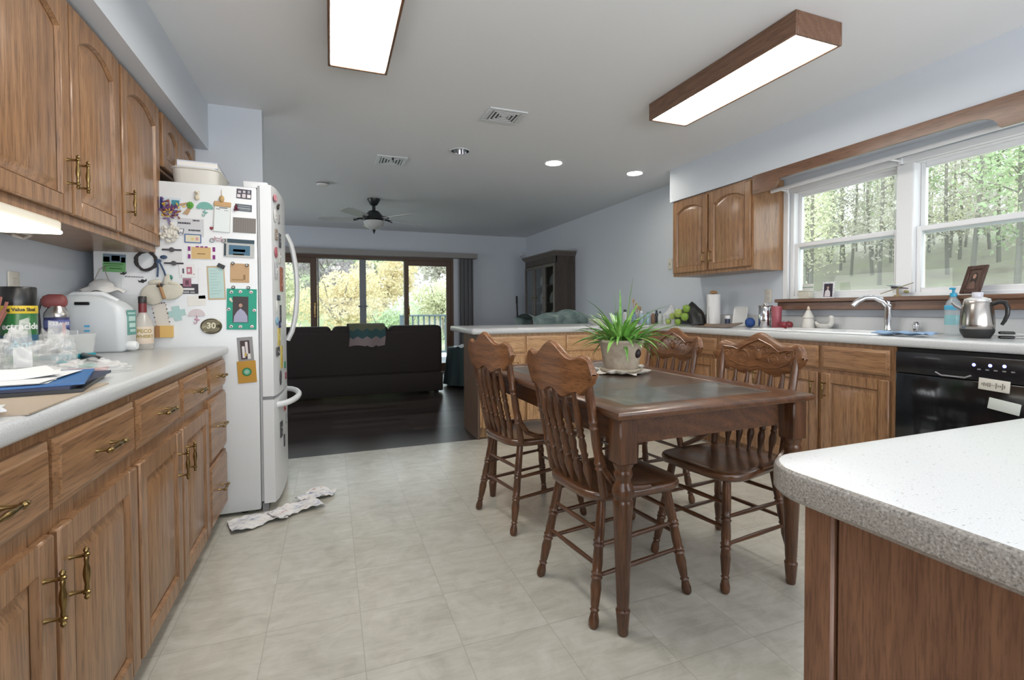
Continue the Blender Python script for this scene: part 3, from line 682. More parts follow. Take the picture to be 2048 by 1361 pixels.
m.box(2.822, SKX0, .45, 3.83, CB, CT, .015, seg=3); m.box(SKX1, XR-.002, .45, 3.83, CB, CT, .004); m.box(SKX0-.016, SKX1+.01, .45, SKY0, CB+.002, CT, .001); m.box(SKX0-.016, SKX1+.01, SKY1, 3.83, CB+.002, CT, .001)
m.box(1.085, 3.425, 3.815, 4.60, CB, CT, .015, seg=3)
m.box(XR-.02, XR-.001, .45, 4.2, CT, CT+.1, .004)
props(m.build('worktop', COUNTER), 'L-shaped pale worktop running along the window wall and out over the peninsula', 'countertop')
# sink
o = thing('kitchen_sink', 'white drop-in double sink under the window', 'sink', ((SKX0+SKX1)/2, (SKY0+SKY1)/2, CT)); hx, hy = (SKX1-SKX0)/2, (SKY1-SKY0)/2
PORC = plain((.84, .85, .86), .2, name='porcelain', var=.01, coat=.4)
m = MB(); e = .03
for q in ((-hx-e, -hx+.02, -hy-e, hy+e), (hx-.02, hx+e, -hy-e, hy+e), (-hx+.02, hx-.02, -hy-e, -hy+.02), (-hx+.02, hx-.02, hy-.02, hy+e), (-hx+.02, hx-.02, -.02, .02)): m.box(*q, .0005, .012, .005, seg=2)
m.build('rim', PORC, o)
for sg in (-1, 1):
    m = MB(); a, b = (.02, hy-.02) if sg > 0 else (-hy+.02, -.02)
    m.loops([[(x, y, z) for x, y in ((-hx+.02+i, a+i), (hx-.02-i, a+i), (hx-.02-i, b-i), (-hx+.02+i, b-i))] for i, z in ((0, .002), (.01, -.12), (.03, -.165))], cap0=False); m.build('basin', PORC, o)
    m = MB(); m.lathe([(.0, -.163), (.035, -.163), (.04, -.160), (.028, -.159)], c=(0, (a+b)/2, 0), seg=20); m.build('drain', STEEL, o)
# ---- right wall cabinet
o = cabinet('oak wall cabinet with arched doors at the left of the kitchen window', (3.118, 3.825, 1.405), -PI/2, .95, .722, .312, [('d', .014, .03, .446, .672, .446-.03, .12, True), ('d', .482, .03, .446, .672, .03, .12, True)], toe=0, name='wall_cabinet')
# ---- dishwasher
o = thing('dishwasher', 'glossy black dishwasher right of the sink cabinet', 'dishwasher', (RF-.012, 1.69, 0), -PI/2); DW = .606
m = MB(); m.box(.003, DW-.003, .02, .55, .0, CB-.005); m.build('tub_body', BLACK, o)
m = MB(); m.box(.006, DW-.006, -.006, .018, .11, .752, .006, seg=2); m.build('door_front', GLOSSBLACK, o)
m = MB(); m.box(.006, DW-.006, -.006, .018, .756, .868, .005, seg=2); cp = m.build('control_panel', plain((.009, .009, .011), .25, name='panel_black', coat=.3), o)
m = MB(); m.box(.008, DW-.008, .03, .05, .0, .10); m.build('kick_plate', BLACK, o)
m = MB(); m.prism([(.185, .792), (.21, .765), (.315, .765), (.335, .792)], -.0075, -.0055, 'xz'); m.build('handle_recess', plain((.001, .001, .001), .9, name='recess'), cp)
m = MB(); m.tube([(.19, -.008, .776), (.215, -.010, .763), (.31, -.010, .763), (.333, -.008, .776)], .004, 8); m.build('handle_lip', plain((.25, .25, .26), .2, name='handle_lip'), cp)
LED = glow('blue_led', (.12, .16, 1), 5)
for x, z in ((.342, .828), (.402, .83), (.452, .832)): m = MB(); m.ball((x, -.0065, z), (.007, .003, .0075), 10, 6); m.build('indicator_light', LED, cp)
m = MB()
for k in range(5): m.box(.355+k*.03, .368+k*.03, -.0068, -.006, .806, .812)
m.build('button_legend', plain((.2, .2, .21), .5), cp)
def magnet(label, y, z, w, h, tilt, printed):
    t = thing('dishwasher_magnet', label, 'magnet', (RF-.0195, y, z), -PI/2)
    m = MB().at(ry=tilt); m.box(-w/2, w/2, -.004, 0, -h/2, h/2, .0035, seg=2); m.build('plate', plain((.62, .60, .53) if printed else (.58, .62, .58), .5), t)
    if printed:
        m = MB().at(ry=tilt); r2 = random.Random(3)
        for k in range(12): a = -w/2+.012+k*.0073; hh = r2.uniform(.006, .02); m.box(a, a+.0035, -.0052, -.004, -hh+.004, hh-.006)
        m.build('printed_marks', plain((.2, .18, .15), .6), t)
magnet('cream magnet with dark print, upper one on the dishwasher door', 1.272, .742, .112, .054, .06, True)
magnet('plain pale green magnet, lower one on the dishwasher door', 1.236, .652, .112, .052, .14, False)
# ---- island
ISX, ISY = .562, .4255
m = MB(); m.box(ISX, ISX+.8, -.9, ISY, 0, .877, .002); isl = thing('kitchen_island', 'oak island cabinet at the lower right corner', 'island', (0, 0, 0))
m.build('carcass', OAK['z'], isl)
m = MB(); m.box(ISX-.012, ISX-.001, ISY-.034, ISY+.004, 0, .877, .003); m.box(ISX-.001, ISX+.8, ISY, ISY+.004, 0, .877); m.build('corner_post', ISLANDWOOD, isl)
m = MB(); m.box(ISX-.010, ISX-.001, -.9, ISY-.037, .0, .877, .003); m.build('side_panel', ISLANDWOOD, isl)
def rr(x0, x1, y0, y1, r, n=8):
    P = []
    for cx, cy, a in ((x1-r, y1-r, 0), (x0+r, y1-r, PI/2), (x0+r, y0+r, PI), (x1-r, y0+r, 1.5*PI)): P += [(cx+r*math.cos(a+PI/2*i/n), cy+r*math.sin(a+PI/2*i/n)) for i in range(n+1)]
    return P
m = MB(); zt = .914; x0, x1, y0, y1 = .486, 1.42, -.95, .452; th = .035
rings = [[(x, y, z) for x, y in rr(x0+i, x1-i, y0+i, y1-i, .062-i)] for i, z in ((.006, zt-th), (0, zt-th+.006), (0, zt-.007), (.0015, zt-.0025), (.004, zt-.0005), (.006, zt))]
m.loops(rings, smooth=False, mat=0); m.mi[-1] = 1; m.mi[-2] = 0
it = m.build('worktop', [COUNTER_EDGE_SHADED, COUNTER_TOP_GLARE], angle=30)
props(it, 'speckled worktop, whitened for glare on top, with rounded corner on the island at lower right', 'countertop')

# ================================================================== REFRIGERATOR
FY0, FY1 = 2.895, 3.60
def door_x(y): return -.288 + .022*(1 - ((y-(FY0+FY1)/2)/((FY1-FY0)/2))**2)
fr = thing('refrigerator', 'white bottom-freezer refrigerator covered in magnets and photos', 'refrigerator', (0, 0, 0))
m = MB(); m.box(-1.075, -.365, FY0, FY1, .02, 1.755, .008, seg=2); m.build('cabinet_body', WHITE, fr)
def fdoor(z0, z1, name):
    m = MB(); n = 14; ys = [FY0+.004+(FY1-FY0-.008)*i/n for i in range(n+1)]
    poly = [(-.350, FY0+.004)] + [(door_x(y) if 0 < i < n else door_x(y)-.008, y) for i, y in enumerate(ys)] + [(-.350, FY1-.004)]
    m.prism(poly, z0, z1, 'xy'); return m.build(name, WHITE, fr, angle=25)
fd = fdoor(.632, 1.775, 'refrigerator_door'); fz = fdoor(.05, .612, 'freezer_drawer')
m = MB(); m.box(-.362, -.351, FY0+.01, FY1-.01, .06, 1.765); m.build('door_gasket', plain((.4, .41, .42), .7), fr)
m = MB(); m.box(-.355, -.30, FY0+.02, FY1-.02, .612, .632); m.build('door_gap_trim', plain((.3, .3, .31), .6), fr)
m = MB(); m.box(-.43, -.31, FY0+.01, FY0+.09, 1.755, 1.79, .008, seg=2); m.build('hinge_cover', WHITE, fr)
m = MB(); m.box(-.36, -.33, FY0+.02, FY1-.02, .0, .05); m.build('toe_grille', plain((.25, .25, .26), .6), fr)
for x in (-1.0, -.45):
    for y in (FY0+.06, FY1-.06): m = MB(); m.lathe([(.02, 0), (.02, .022)], c=(x, y, 0), seg=12); m.build('foot', BLACK, fr)
m = MB(); yh = FY1-.075; pts = []
for i in range(13): t = i/12; pts.append((-.272+.062*math.sin(PI*t)**.6, yh, .90+.70*t))
m.tube(pts, [.016]*13, 10)
for i, p in enumerate(m.v): m.v[i] = (p[0], yh+(p[1]-yh)*1.5, p[2])
m.build('handle', WHITE, fd)
m = MB(); pts = []
for i in range(17): t = i/16; y = FY0+.05+(FY1-FY0-.1)*t; pts.append((door_x(y)-.012+.085*math.sin(PI*t)**.45, y, .575))
m.tube(pts, .017, 10); m.build('handle', WHITE, fz)
# ================================================================== DINING TABLE
TX0, TX1, TY0, TY1, TZ = .840, 1.745, 1.321, 2.731, .765
SLATE = NT('slate_tile_inlay'); v = SLATE.coord()
br = SLATE.n('ShaderNodeTexBrick'); br.offset = 0; br.inputs['Scale'].default_value = 1; br.inputs['Brick Width'].default_value = .305; br.inputs['Row Height'].default_value = .305; br.inputs['Mortar Size'].default_value = .004
br.inputs['Color1'].default_value = (.25, .25, .25, 1); br.inputs['Color2'].default_value = (.7, .7, .7, 1); br.inputs['Mortar'].default_value = (.1, .1, .1, 1); SLATE.l(v, br.inputs[0])
ns = SLATE.noise(v, 6, 6, .65, .8)
SLATE.setc(SLATE.ramp(SLATE.math('ADD', SLATE.math('MULTIPLY', br.outputs['Color'], .45), SLATE.math('MULTIPLY', ns, .6)), [(.28, (.028, .026, .025)), (.44, (.095, .062, .040)), (.56, (.07, .085, .085)), (.7, (.19, .17, .135))])).p(Roughness=.28, Coat_Weight=.3, Coat_Roughness=.15)
SLATE.bump(ns, .3, .002)
tb = thing('dining_table', 'dark oak dining table with slate tile inlay top and turned legs', 'table', ((TX0+TX1)/2, (TY0+TY1)/2, 0), math.radians(1.3))
hx, hy = (TX1-TX0)/2, (TY1-TY0)/2
m = MB(); bw = .105
def rect4(i, z): return [(-hx+i, -hy+i, z), (hx-i, -hy+i, z), (hx-i, hy-i, z), (-hx+i, hy-i, z)]
m.loops([rect4(bw, TZ-.026), rect4(.004, TZ-.026), rect4(0, TZ-.02), rect4(0, TZ-.009), rect4(.002, TZ-.003), rect4(.007, TZ), rect4(bw-.004, TZ), rect4(bw, TZ-.003), rect4(bw, TZ-.026)], cap0=False, cap1=False)
m.build('top_border', WALNUT['y'], tb)
m = MB(); m.box(-hx+bw, hx-bw, -hy+bw, hy-bw, TZ-.024, TZ-.003); m.build('tile_inlay', SLATE.m, tb)
m = MB(); a = .045
m.box(-hx+a+.02, -hx+a+.04, -hy+.12, hy-.12, TZ-.125, TZ-.026); m.box(hx-a-.04, hx-a-.02, -hy+.12, hy-.12, TZ-.125, TZ-.026); m.box(-hx+.12, hx-.12, -hy+a+.02, -hy+a+.04, TZ-.125, TZ-.026); m.box(-hx+.12, hx-.12, hy-a-.04, hy-a-.02, TZ-.125, TZ-.026)
m.build('apron', WALNUT['y'], tb)
for sx in (-1, 1):
    for sy in (-1, 1):
        m = MB(); cx, cy = sx*(hx-.054), sy*(hy-.054); m.box(cx-.036, cx+.036, cy-.036, cy+.036, .585, TZ-.026, .005)
        m.lathe([(r_*.84, z_) for r_, z_ in [(.018, 0), (.021, .005), (.027, .07), (.029, .085), (.024, .09), (.024, .10), (.0255, .11), (.039, .44), (.041, .455), (.037, .46), (.036, .468), (.043, .478), (.045, .49), (.041, .505), (.032, .52), (.031, .53), (.038, .545), (.039, .552), (.034, .56), (.034, .565), (.041, .578), (.041, .586)]], c=(cx, cy, 0), seg=20)
        m.build('leg', WALNUT['z'], tb)
# ================================================================== CHAIRS
SEATZ = .452
PRESSED = wood('pressed_oak_crest', (.12, .047, .018), (.26, .115, .046), 'y', rough=.32, coat=.25)
def make_chair(label):
    c = thing('dining_chair', label, 'chair', (0, 0, 0), 0, 'pressed-back chairs around the dining table')
    # seat: shield outline with dished top
    def outline(sc, z):
        P = []
        for k in range(40):
            a = 2*PI*k/40; ca, sa = math.cos(a), math.sin(a); n = 4.2
            x = .215*math.copysign(abs(ca)**(2/n), ca); y = .192*math.copysign(abs(sa)**(2/n), sa)
            y *= 1 + .10*(x/.215)
            P.append((x*sc, y*sc, z))
        return P
    m = MB(); m.loops([outline(.95, SEATZ-.034), outline(.99, SEATZ-.026), outline(1.0, SEATZ-.012), outline(.985, SEATZ-.003), outline(.95, SEATZ), outline(.75, SEATZ-.006), outline(.35, SEATZ-.011), outline(.05, SEATZ-.011)], smooth=True)
    m.build('seat', SEATWOOD, c, angle=50)
    legp = [(0, .012), (.02, .0175), (.06, .0185), (.12, .0125), (.135, .017), (.15, .0125), (.17, .015), (.3, .0195), (.36, .0165), (.375, .021), (.39, .0165), (.41, .021), (.425, .0165), (.48, .0185), (.6, .0165), (.615, .021), (.63, .0165), (.65, .021), (.665, .0165), (.7, .018), (.9, .0165), (1, .015)]
    feet = {}
    for sx in (-1, 1):
        for sy in (-1, 1):
            top = (sx*.15, sy*.135, SEATZ-.02); bot = (sx*.222, sy*.182, 0); feet[sx, sy] = (Vector(bot), Vector(top))
            m = MB(); m.turned(bot, top, legp, 12)
            for i, p in enumerate(m.v):
                if p[2] < 0: m.v[i] = (p[0], p[1], 0)
            m.build('leg', WALNUT['z'], c)
    def on(k, z): b, t = feet[k]; return b + (t-b)*(z/t.z)
    st = [(0, .006), (.1, .0075), (.5, .0095), (.9, .0075), (1, .006)]
    for sy in (-1, 1):
        for z in (.165, .265): m = MB(); m.turned(on((-1, sy), z), on((1, sy), z+.01), st, 10); m.build('stretcher', WALNUT['x'], c)
    for z in (.235, .325): m = MB(); m.turned(on((1, -1), z), on((1, 1), z), st, 10); m.build('stretcher', WALNUT['y'], c)
    for z in (.2, .31): m = MB(); m.turned(on((-1, -1), z), on((-1, 1), z), st, 10); m.build('stretcher', WALNUT['y'], c)
    # posts, spindles, crest
    def bx(y): return -.245 - .028*(1-(y/.2)**2)          # concave back line at crest height
    pp = [(0, .0145), (.06, .0165), (.2, .0155), (.215, .0195), (.23, .0155), (.26, .0195), (.275, .0155), (.4, .0175), (.5, .0155), (.515, .0195), (.53, .0155), (.56, .0195), (.575, .0155), (.75, .0165), (.95, .0135), (1, .009)]
    for sy in (-1, 1): m = MB(); m.turned((-.165, sy*.168, SEATZ-.01), (bx(sy*.178)-.006, sy*.182, .925), pp, 12); m.build('back_post', WALNUT['z'], c)
    sp = [(0, .007), (.08, .008), (.16, .0135), (.22, .0155), (.28, .0105), (.3, .0145), (.33, .0105), (.36, .0145), (.39, .0105), (.46, .0145), (.53, .0105), (.55, .0145), (.58, .0105), (.61, .0145), (.64, .0105), (.7, .0145), (.78, .0125), (.9, .009), (1, .0075)]
    for k in range(5):
        y = (k-2)*.058; m = MB(); m.turned((-.178-.006*(1-abs(k-2)/2), y*.92, SEATZ-.006), (bx(y)+.004, y, .812), sp, 12); m.build('spindle', WALNUT['z'], c)
    for sy in (-1, 1):                                       # bent braces from post to seat
        m = MB(); pts = [(-.19, sy*.178, .60), (-.178, sy*.182, .545), (-.145, sy*.19, .495), (-.085, sy*.195, .468), (-.02, sy*.196, .459), (.02, sy*.195, .457)]
        m.tube(pts, [.011, .013, .013, .012, .011, .009], 8); m.build('brace', WALNUT['x'], c)
    def top(y):
        a = abs(y)/.222; return .925 + .062*math.exp(-(a/.36)**2) + .018*math.exp(-((a-.80)/.15)**2) - .02*max(0, a-.92)/.08*1.2
    def bot(y):
        a = abs(y)/.222; return .80 + .012*math.cos(a*PI*3)*(a < .7) + .06*max(0, a-.72)/.28
    N = 44; m = MB(); fr_, bk_ = [], []
    for i in range(N+1):
        y = -.222 + .444*i/N; x = bx(y*.9); t0, b0 = top(y), bot(y)
        if i in (0, N): t0 -= .022; b0 += .016
        fr_.append([(x+.012, y, b0), (x+.016, y, b0+.012), (x+.012+.006, y, (b0+t0)/2), (x+.010, y, t0-.014), (x+.004, y, t0-.002), (x-.006, y, t0), (x-.016, y, t0-.008), (x-.014, y, (b0+t0)/2), (x-.01, y, b0+.003)])
    m.loops(fr_, smooth=True); cr = m.build('crest_rail', PRESSED, c, angle=50)
    # pressed scroll carving on the seat side of the crest
    m = MB()
    def sx_(y, z): return bx(y*.9)+.0175
    for sy in (-1, 1):
        for (cy, cz, r, n) in ((.075, .868, .036, 1.6), (.15, .885, .026, 1.4), (.03, .905, .024, 1.2)):
            pts = []
            for k in range(22): t = k/21; rr_ = r*(1-.82*t); a = t*n*2*PI + .6; yy = sy*(cy+rr_*math.cos(a)); zz = cz+rr_*math.sin(a); pts.append((sx_(yy, zz)-.001, yy, zz))
            m.tube(pts, [.0042*(1-.4*k/21) for k in range(22)], 6)
    for sy in (-1, 1):
        pts = [(sx_(sy*y, 0), sy*y, z) for y, z in ((.0, .835), (.04, .825), (.09, .83), (.14, .85), (.175, .89), (.17, .915), (.13, .912), (.1, .902), (.06, .93), (.0, .955))]
        m.tube(pts, .0035, 6)
    m.ball((sx_(0, 0), 0, .885), (.006, .02, .028), 10, 6); m.build('pressed_carving', PRESSED, cr)
    return c
ch = make_chair('pressed-back oak chair nearest the camera, turned away at the near left of the table')
ch.location = (1.035, 1.635, 0); ch.rotation_euler = (0, 0, math.radians(6))
dup(ch, (1.0, 2.385, 0), math.radians(11), 'pressed-back oak chair at the far left of the table, in front of the peninsula')
dup(ch, (1.60, 1.64, 0), math.radians(180+9), 'pressed-back oak chair at the near right of the table, carved crest facing the camera')
dup(ch, (1.655, 2.315, 0), math.radians(180+7), 'pressed-back oak chair at the far right of the table, half hidden by the plant')

# ================================================================== PLANT ON THE TABLE
PX, PY = 1.425, 2.16
m = MB()
def doily(u, v):
    a = u*2*PI; r = .002 + v*(.138+.016*math.sin(a*14)); lift = .075*max(0, v-.84)*(1+math.sin(a*5+.5))
    return (r*math.cos(a), r*math.sin(a), .003+lift + (.012*math.sin(a*9) if v > .86 else 0)*(v-.8))
m.sheet(doily, 112, 8, .0015); d_ = m.build('doily', plain((.78, .74, .66), .9, name='crocheted_cotton', var=.1), None, (PX, PY, TZ+.003)); props(d_, 'cream ruffled crocheted doily under the plant pot', 'doily')
pl = thing('potted_plant', 'spiky green aloe-like plant in a beige stoneware pot on the dining table', 'plant', (PX, PY, TZ+.0068))
POT = NT('stoneware'); v = POT.coord(); POT.setc(POT.ramp(POT.noise(v, 14, 5, .7), [(.3, (.30, .24, .18)), (.55, (.43, .37, .29)), (.75, (.52, .46, .37))])).p(Roughness=.55)
m = MB(); m.lathe([(0, 0), (.095, 0), (.108, .006), (.112, .016), (.108, .02), (.095, .014), (0, .012)], seg=36); m.build('saucer', POT.m, pl)
m = MB(); m.lathe([(0, .015), (.082, .015), (.088, .022), (.106, .125), (.115, .15), (.118, .154), (.117, .165), (.109, .167), (.103, .155), (.098, .145), (0, .145)], seg=40); m.build('pot', POT.m, pl)
m = MB(); aw = math.radians(-68); m.ball((.098*math.cos(aw), .098*math.sin(aw), .10), (.02, .02, .025), 14, 10); m.build('pot_drain_hole', plain((.02, .01, .012), .6), pl)
SOIL = plain((.05, .035, .025), .95); m = MB(); m.lathe([(0, .15), (.099, .147), (.099, .142)], seg=24); m.build('soil', SOIL, pl)
LEAF = NT('aloe_leaf'); v = LEAF.coord(); LEAF.setc(LEAF.ramp(LEAF.noise(v, 9, 3, .6), [(.3, (.06, .18, .025)), (.5, (.14, .34, .06)), (.72, (.32, .52, .15))])).p(Roughness=.32, Coat_Weight=.2)
def blade(mb, az, lean, L, w, droop, base=.02, mat=None, twist=0):
    n = 11; rings = []
    x = base; z = .14; pitch = PI/2 - lean; ds = L/n
    for i in range(n+1):
        t = i/n; ww = w*(1-t)**.75*(.85+.3*t) + .0006; th = ww*.32
        nx, nz = -math.sin(pitch), math.cos(pitch); tw = twist*t
        ring = []
        for (u, q) in ((-1, .25), (-.6, -.75), (0, -1), (.6, -.75), (1, .25), (0, -.25)):
            yy = u*ww; hh = q*th
            ring.append((x + nx*hh, yy, z + nz*hh))
        rings.append([(p[0]*math.cos(az+tw) - p[1]*math.sin(az+tw), p[0]*math.sin(az+tw) + p[1]*math.cos(az+tw), p[2]) for p in ring])
        x += math.cos(pitch)*ds; z += math.sin(pitch)*ds; pitch -= droop/n
    mb.loops(rings, smooth=True, mat=mat)
m = MB(); rp = random.Random(5)
for (az, lean, L, w, dr) in ((-20, .08, .36, .013, .1), (170, .22, .30, .012, .9), (150, .05, .28, .011, .0), (200, .35, .30, .012, 1.5), (60, .12, .30, .012, .2), (-50, .3, .32, .014, 1.2), (-10, .95, .36, .017, .9), (-25, 1.0, .33, .018, .55), (5, 1.25, .27, .014, .2), (175, 1.05, .24, .013, 1.0), (225, 1.0, .24, .014, .9), (250, .95, .24, .014, 1.3), (-75, .9, .24, .015, 1.6), (-45, .8, .28, .016, 1.5)):
    blade(m, math.radians(az), lean, L, w, dr)
for k in range(95):
    blade(m, rp.uniform(0, 2*PI), rp.uniform(.1, 1.3), rp.uniform(.14, .27), rp.uniform(.013, .022), rp.uniform(.3, 1.9), rp.uniform(.005, .075))
m.build('leaves', LEAF.m, pl)
# ================================================================== THINGS ON THE REFRIGERATOR SIDE
SY = FY0 - .0005
def P(px, py): a = ony(px, py, SY); return a[0], a[2]
def card(name, label, cat, box, col, tilt=0, th=.002, parts=(), rough=.6, group=None, b=.0006):
    """flat piece on the fridge side; box in photo points -> true place and size on the steel side.
    parts: (name, colour, u0, u1, v0, v1[, extra thickness]) in 0..1 of the piece, v up"""
    (x0, z1), (x1, z0) = P(box[0], box[1]), P(box[2], box[3]); w, h = x1-x0, z1-z0
    t = thing(name, label, cat, ((x0+x1)/2, SY, (z0+z1)/2), 0, group)
    m = MB().at(ry=tilt); m.box(-w/2, w/2, -th, 0, -h/2, h/2, b); m.build('card' if cat != 'magnet' else 'plate', plain(col, rough), t)
    for i, q in enumerate(parts):
        n_, c_, u0, u1, v0, v1 = q[:6]; e = q[6] if len(q) > 6 else .0008
        m = MB().at(ry=tilt); m.box(-w/2+u0*w, -w/2+u1*w, -th-e, -th+.0002, -h/2+v0*h, -h/2+v1*h); m.build(n_, plain(c_, .6), t)
    t['w'] = w; t['h'] = h; del t['w'], t['h']
    return t, w, h
def lines(t, w, h, tilt, th, rows, col=(.05, .05, .06)):
    """printed words: short dark dashes of uneven length"""
    rr_ = random.Random(int(w*1e5)); m = MB().at(ry=tilt)
    for (u0, u1, v, hh) in rows:
        u = u0
        while u < u1:
            L = rr_.uniform(.03, .09); L = min(L, u1-u); m.box(-w/2+u*w, -w/2+(u+L*.82)*w, -th-.0006, -th+.0001, -h/2+(v-hh/2)*h, -h/2+(v+hh/2)*h); u += L
    return m.build('print', plain(col, .7), t)
def round_mag(label, px, py, r, col=BLACK, name='round_magnet'):
    x, z = P(px, py); t = thing(name, label, 'magnet', (x, SY-.003, z)); m = MB().at(rx=PI/2); m.lathe([(0, 0), (r, 0), (r, .004), (r*.8, .006), (0, .0065)], seg=18); m.build('disc', col, t)
    m = MB().at(rx=PI/2); m.lathe([(r*.35, .0064), (r*.6, .0066), (r*.6, .0072), (r*.35, .0072)], seg=16); m.build('ring_mark', plain((.45, .45, .43), .5), t); return t
W_, K_ = (.72, .73, .74), (.03, .03, .035)
card('photo_card', 'dark six-picture photo card at the top right of the refrigerator side', 'photo', (473, 378, 503, 399), (.06, .055, .075), .05, parts=[('picture', (.62, .6, .6), .05, .27, .1, .42), ('picture', (.55, .5, .52), .38, .62, .1, .5), ('picture', (.7, .68, .68), .72, .95, .12, .48), ('picture', (.45, .42, .42), .1, .3, .58, .8), ('picture', (.5, .48, .5), .42, .6, .62, .85), ('picture', (.3, .3, .34), .74, .9, .6, .9)])
t, w, h = card('greeting_card', 'slate grey card with a burgundy bow, second from the top right', 'card', (470, 408, 504, 424), (.09, .11, .13), .05); lines(t, w, h, .05, .002, [(.2, .9, .72, .07), (.15, .92, .42, .12), (.3, .9, .2, .05)], (.45, .48, .5))
m = MB(); 
for (a, b_, r) in ((-.45, .55, .007), (-.36, .25, .006), (-.5, .15, .006), (-.4, .75, .005)): m.ball((a*w, -.006, (b_-.5)*h), (r, .005, r*1.2), 10, 6)
m.build('bow', plain((.10, .01, .03), .6), t)
card('woven_coaster', 'plain grey ribbed rectangle below the burgundy-bow card', 'magnet', (466, 435, 512, 467), (.19, .17, .155), .02, .003, parts=[('rib', (.155, .14, .125), .03+.1*k, .06+.1*k, .02, .98, .0006) for k in range(10)])
# umbrellas
def umbrella(label, box, col, handle):
    (x0, z1), (x1, z0) = P(box[0], box[1]), P(box[2], box[3]); w, h = x1-x0, z1-z0
    t = thing('umbrella_magnet', label, 'magnet', ((x0+x1)/2, SY, z1))
    pts = [(-w/2, -h*.46)] + [(w/2*math.sin(a), -h*.46+h*.42*math.cos(a)) for a in [-PI/2+PI*i/10 for i in range(1, 10)]] + [(w/2, -h*.46)]
    pts += [(w/2*(1-2*i/8), -h*.46 - h*.05*(i % 2)) for i in range(1, 8)]
    m = MB(); m.prism(pts, -.004, 0, 'xz'); m.build('canopy', plain(col, .7), t)
    m = MB(); m.tube([(0, -.003, -h*.42), (0, -.003, -h*.85), (-w*.05, -.003, -h*.96), (-w*.14, -.003, -h*.94), (-w*.16, -.003, -h*.84)], .0022, 6); m.build('handle', plain(handle, .6), t)
    m = MB(); m.ball((w*.1, -.004, -h*.72), (w*.09, .003, h*.05), 8, 5); m.ball((-w*.06, -.004, -h*.68), (w*.09, .003, h*.05), 8, 5); m.build('bow', plain(handle, .6), t)
umbrella('teal green paper umbrella magnet near the top of the refrigerator side', (393, 402, 427, 435), (.16, .38, .33), (.2, .42, .36))
umbrella('pale pink umbrella magnet left of the bronze oval medal', (376, 617, 411, 649), (.58, .5, .52), (.5, .25, .34))
x, z = P(395, 391); t = thing('bear_magnet', 'small cream bear figure magnet above the teal umbrella', 'magnet', (x, SY, z)); m = MB(); m.ball((0, -.006, -.012), (.013, .006, .014), 12, 8); m.build('body', plain((.6, .55, .42), .7), t)
m = MB(); m.ball((0, -.007, .010), (.010, .006, .010), 12, 8); m.ball((-.008, -.006, .018), .004, 8, 5); m.ball((.008, -.006, .018), .004, 8, 5); hd = m.build('head', plain((.62, .57, .45), .7), t)
m = MB(); m.ball((-.003, -.0132, .012), .0013, 6, 4); m.ball((.003, -.0132, .012), .0013, 6, 4); m.ball((0, -.0135, .007), (.003, .0015, .002), 8, 5); m.build('face', BLACK, hd)
x, z = P(381, 411); t = thing('rosette_magnet', 'green leafy rosette magnet with tan ribbon tails', 'magnet', (x, SY, z)); m = MB()
for k in range(11): a = k*2*PI/11; m.at((.009*math.cos(a), -.005, .011*math.sin(a)), ry=-a); m.ball((0, 0, 0), (.008, .003, .0045), 8, 5)
m.at(); m.ball((0, -.008, 0), (.006, .004, .006), 8, 6); m.build('leaves', plain((.10, .33, .05), .6, var=.2), t)
m = MB(); m.prism([(-.01, .004), (-.045, -.006), (-.05, .004), (-.012, .014)], -.003, 0, 'xz'); m.prism([(-.008, -.008), (-.034, -.044), (-.012, -.05), (.002, -.02)], -.003, -.0005, 'xz'); m.build('ribbon', plain((.42, .28, .16), .7), t)
# bouquet on blue card
t, w, h = card('postcard', 'blue-edged postcard behind the purple flowers', 'card', (320, 394, 362, 420), (.55, .62, .68), .02, parts=[('blue_edge', (.01, .02, .13), 0, .13, 0, 1), ('lake_picture', (.04, .22, .27), .55, .93, .15, .8)])
x, z = P(336, 420); t = thing('flower_magnet', 'bunch of purple and yellow silk flowers at the cabinet edge', 'magnet', (x, SY-.003, z)); rf = random.Random(4)
for nm, col, n in (('purple_petals', (.13, .05, .16), 46), ('yellow_petals', (.62, .42, .06), 22), ('russet_petals', (.25, .08, .05), 20)):
    m = MB()
    for k in range(n):
        px_, pz_ = rf.gauss(0, .02), rf.gauss(0, .024)
        if k % 4 == 0: px_ += .02; pz_ -= .01
        a = rf.uniform(0, 6.28); m.at((px_, -.008-rf.uniform(0, .012), pz_), ry=a, rz=rf.uniform(-.5, .5)); m.ball((.004, 0, 0), (.009, .0022, .004), 7, 5)
    m.build(nm, plain(col, .6, var=.2), t)
m = MB(); m.prism([(-.006, -.04), (.006, -.04), (.016, -.072), (.004, -.074)], -.004, -.001, 'xz'); m.build('ribbon_tail', plain((.2, .16, .3), .6), t)
x, z = P(340, 466); t = thing('lace_wreath', 'cream lace rosette hanging beside the oak wall cabinet', 'decoration', (x, SY-.002, z)); m = MB()
for k in range(60):
    r = rf.uniform(0, .055); a = rf.uniform(0, 6.28); m.at((r*math.cos(a)*.75, -.006-rf.uniform(0, .008), r*math.sin(a)), ry=rf.uniform(0, 6)); m.ball((0, 0, 0), (.011, .004, .007), 8, 5)
m.build('lace_petals', plain((.62, .60, .53), .9, var=.12), t)
t, w, h = card('paper_note', 'grey appointment note with two lines of black type', 'paper', (354, 436, 408, 474), (.52, .53, .55), .02, .0008); lines(t, w, h, .02, .0008, [(.03, .5, .72, .1), (.58, .84, .9, .08), (.42, .88, .34, .09)]); 
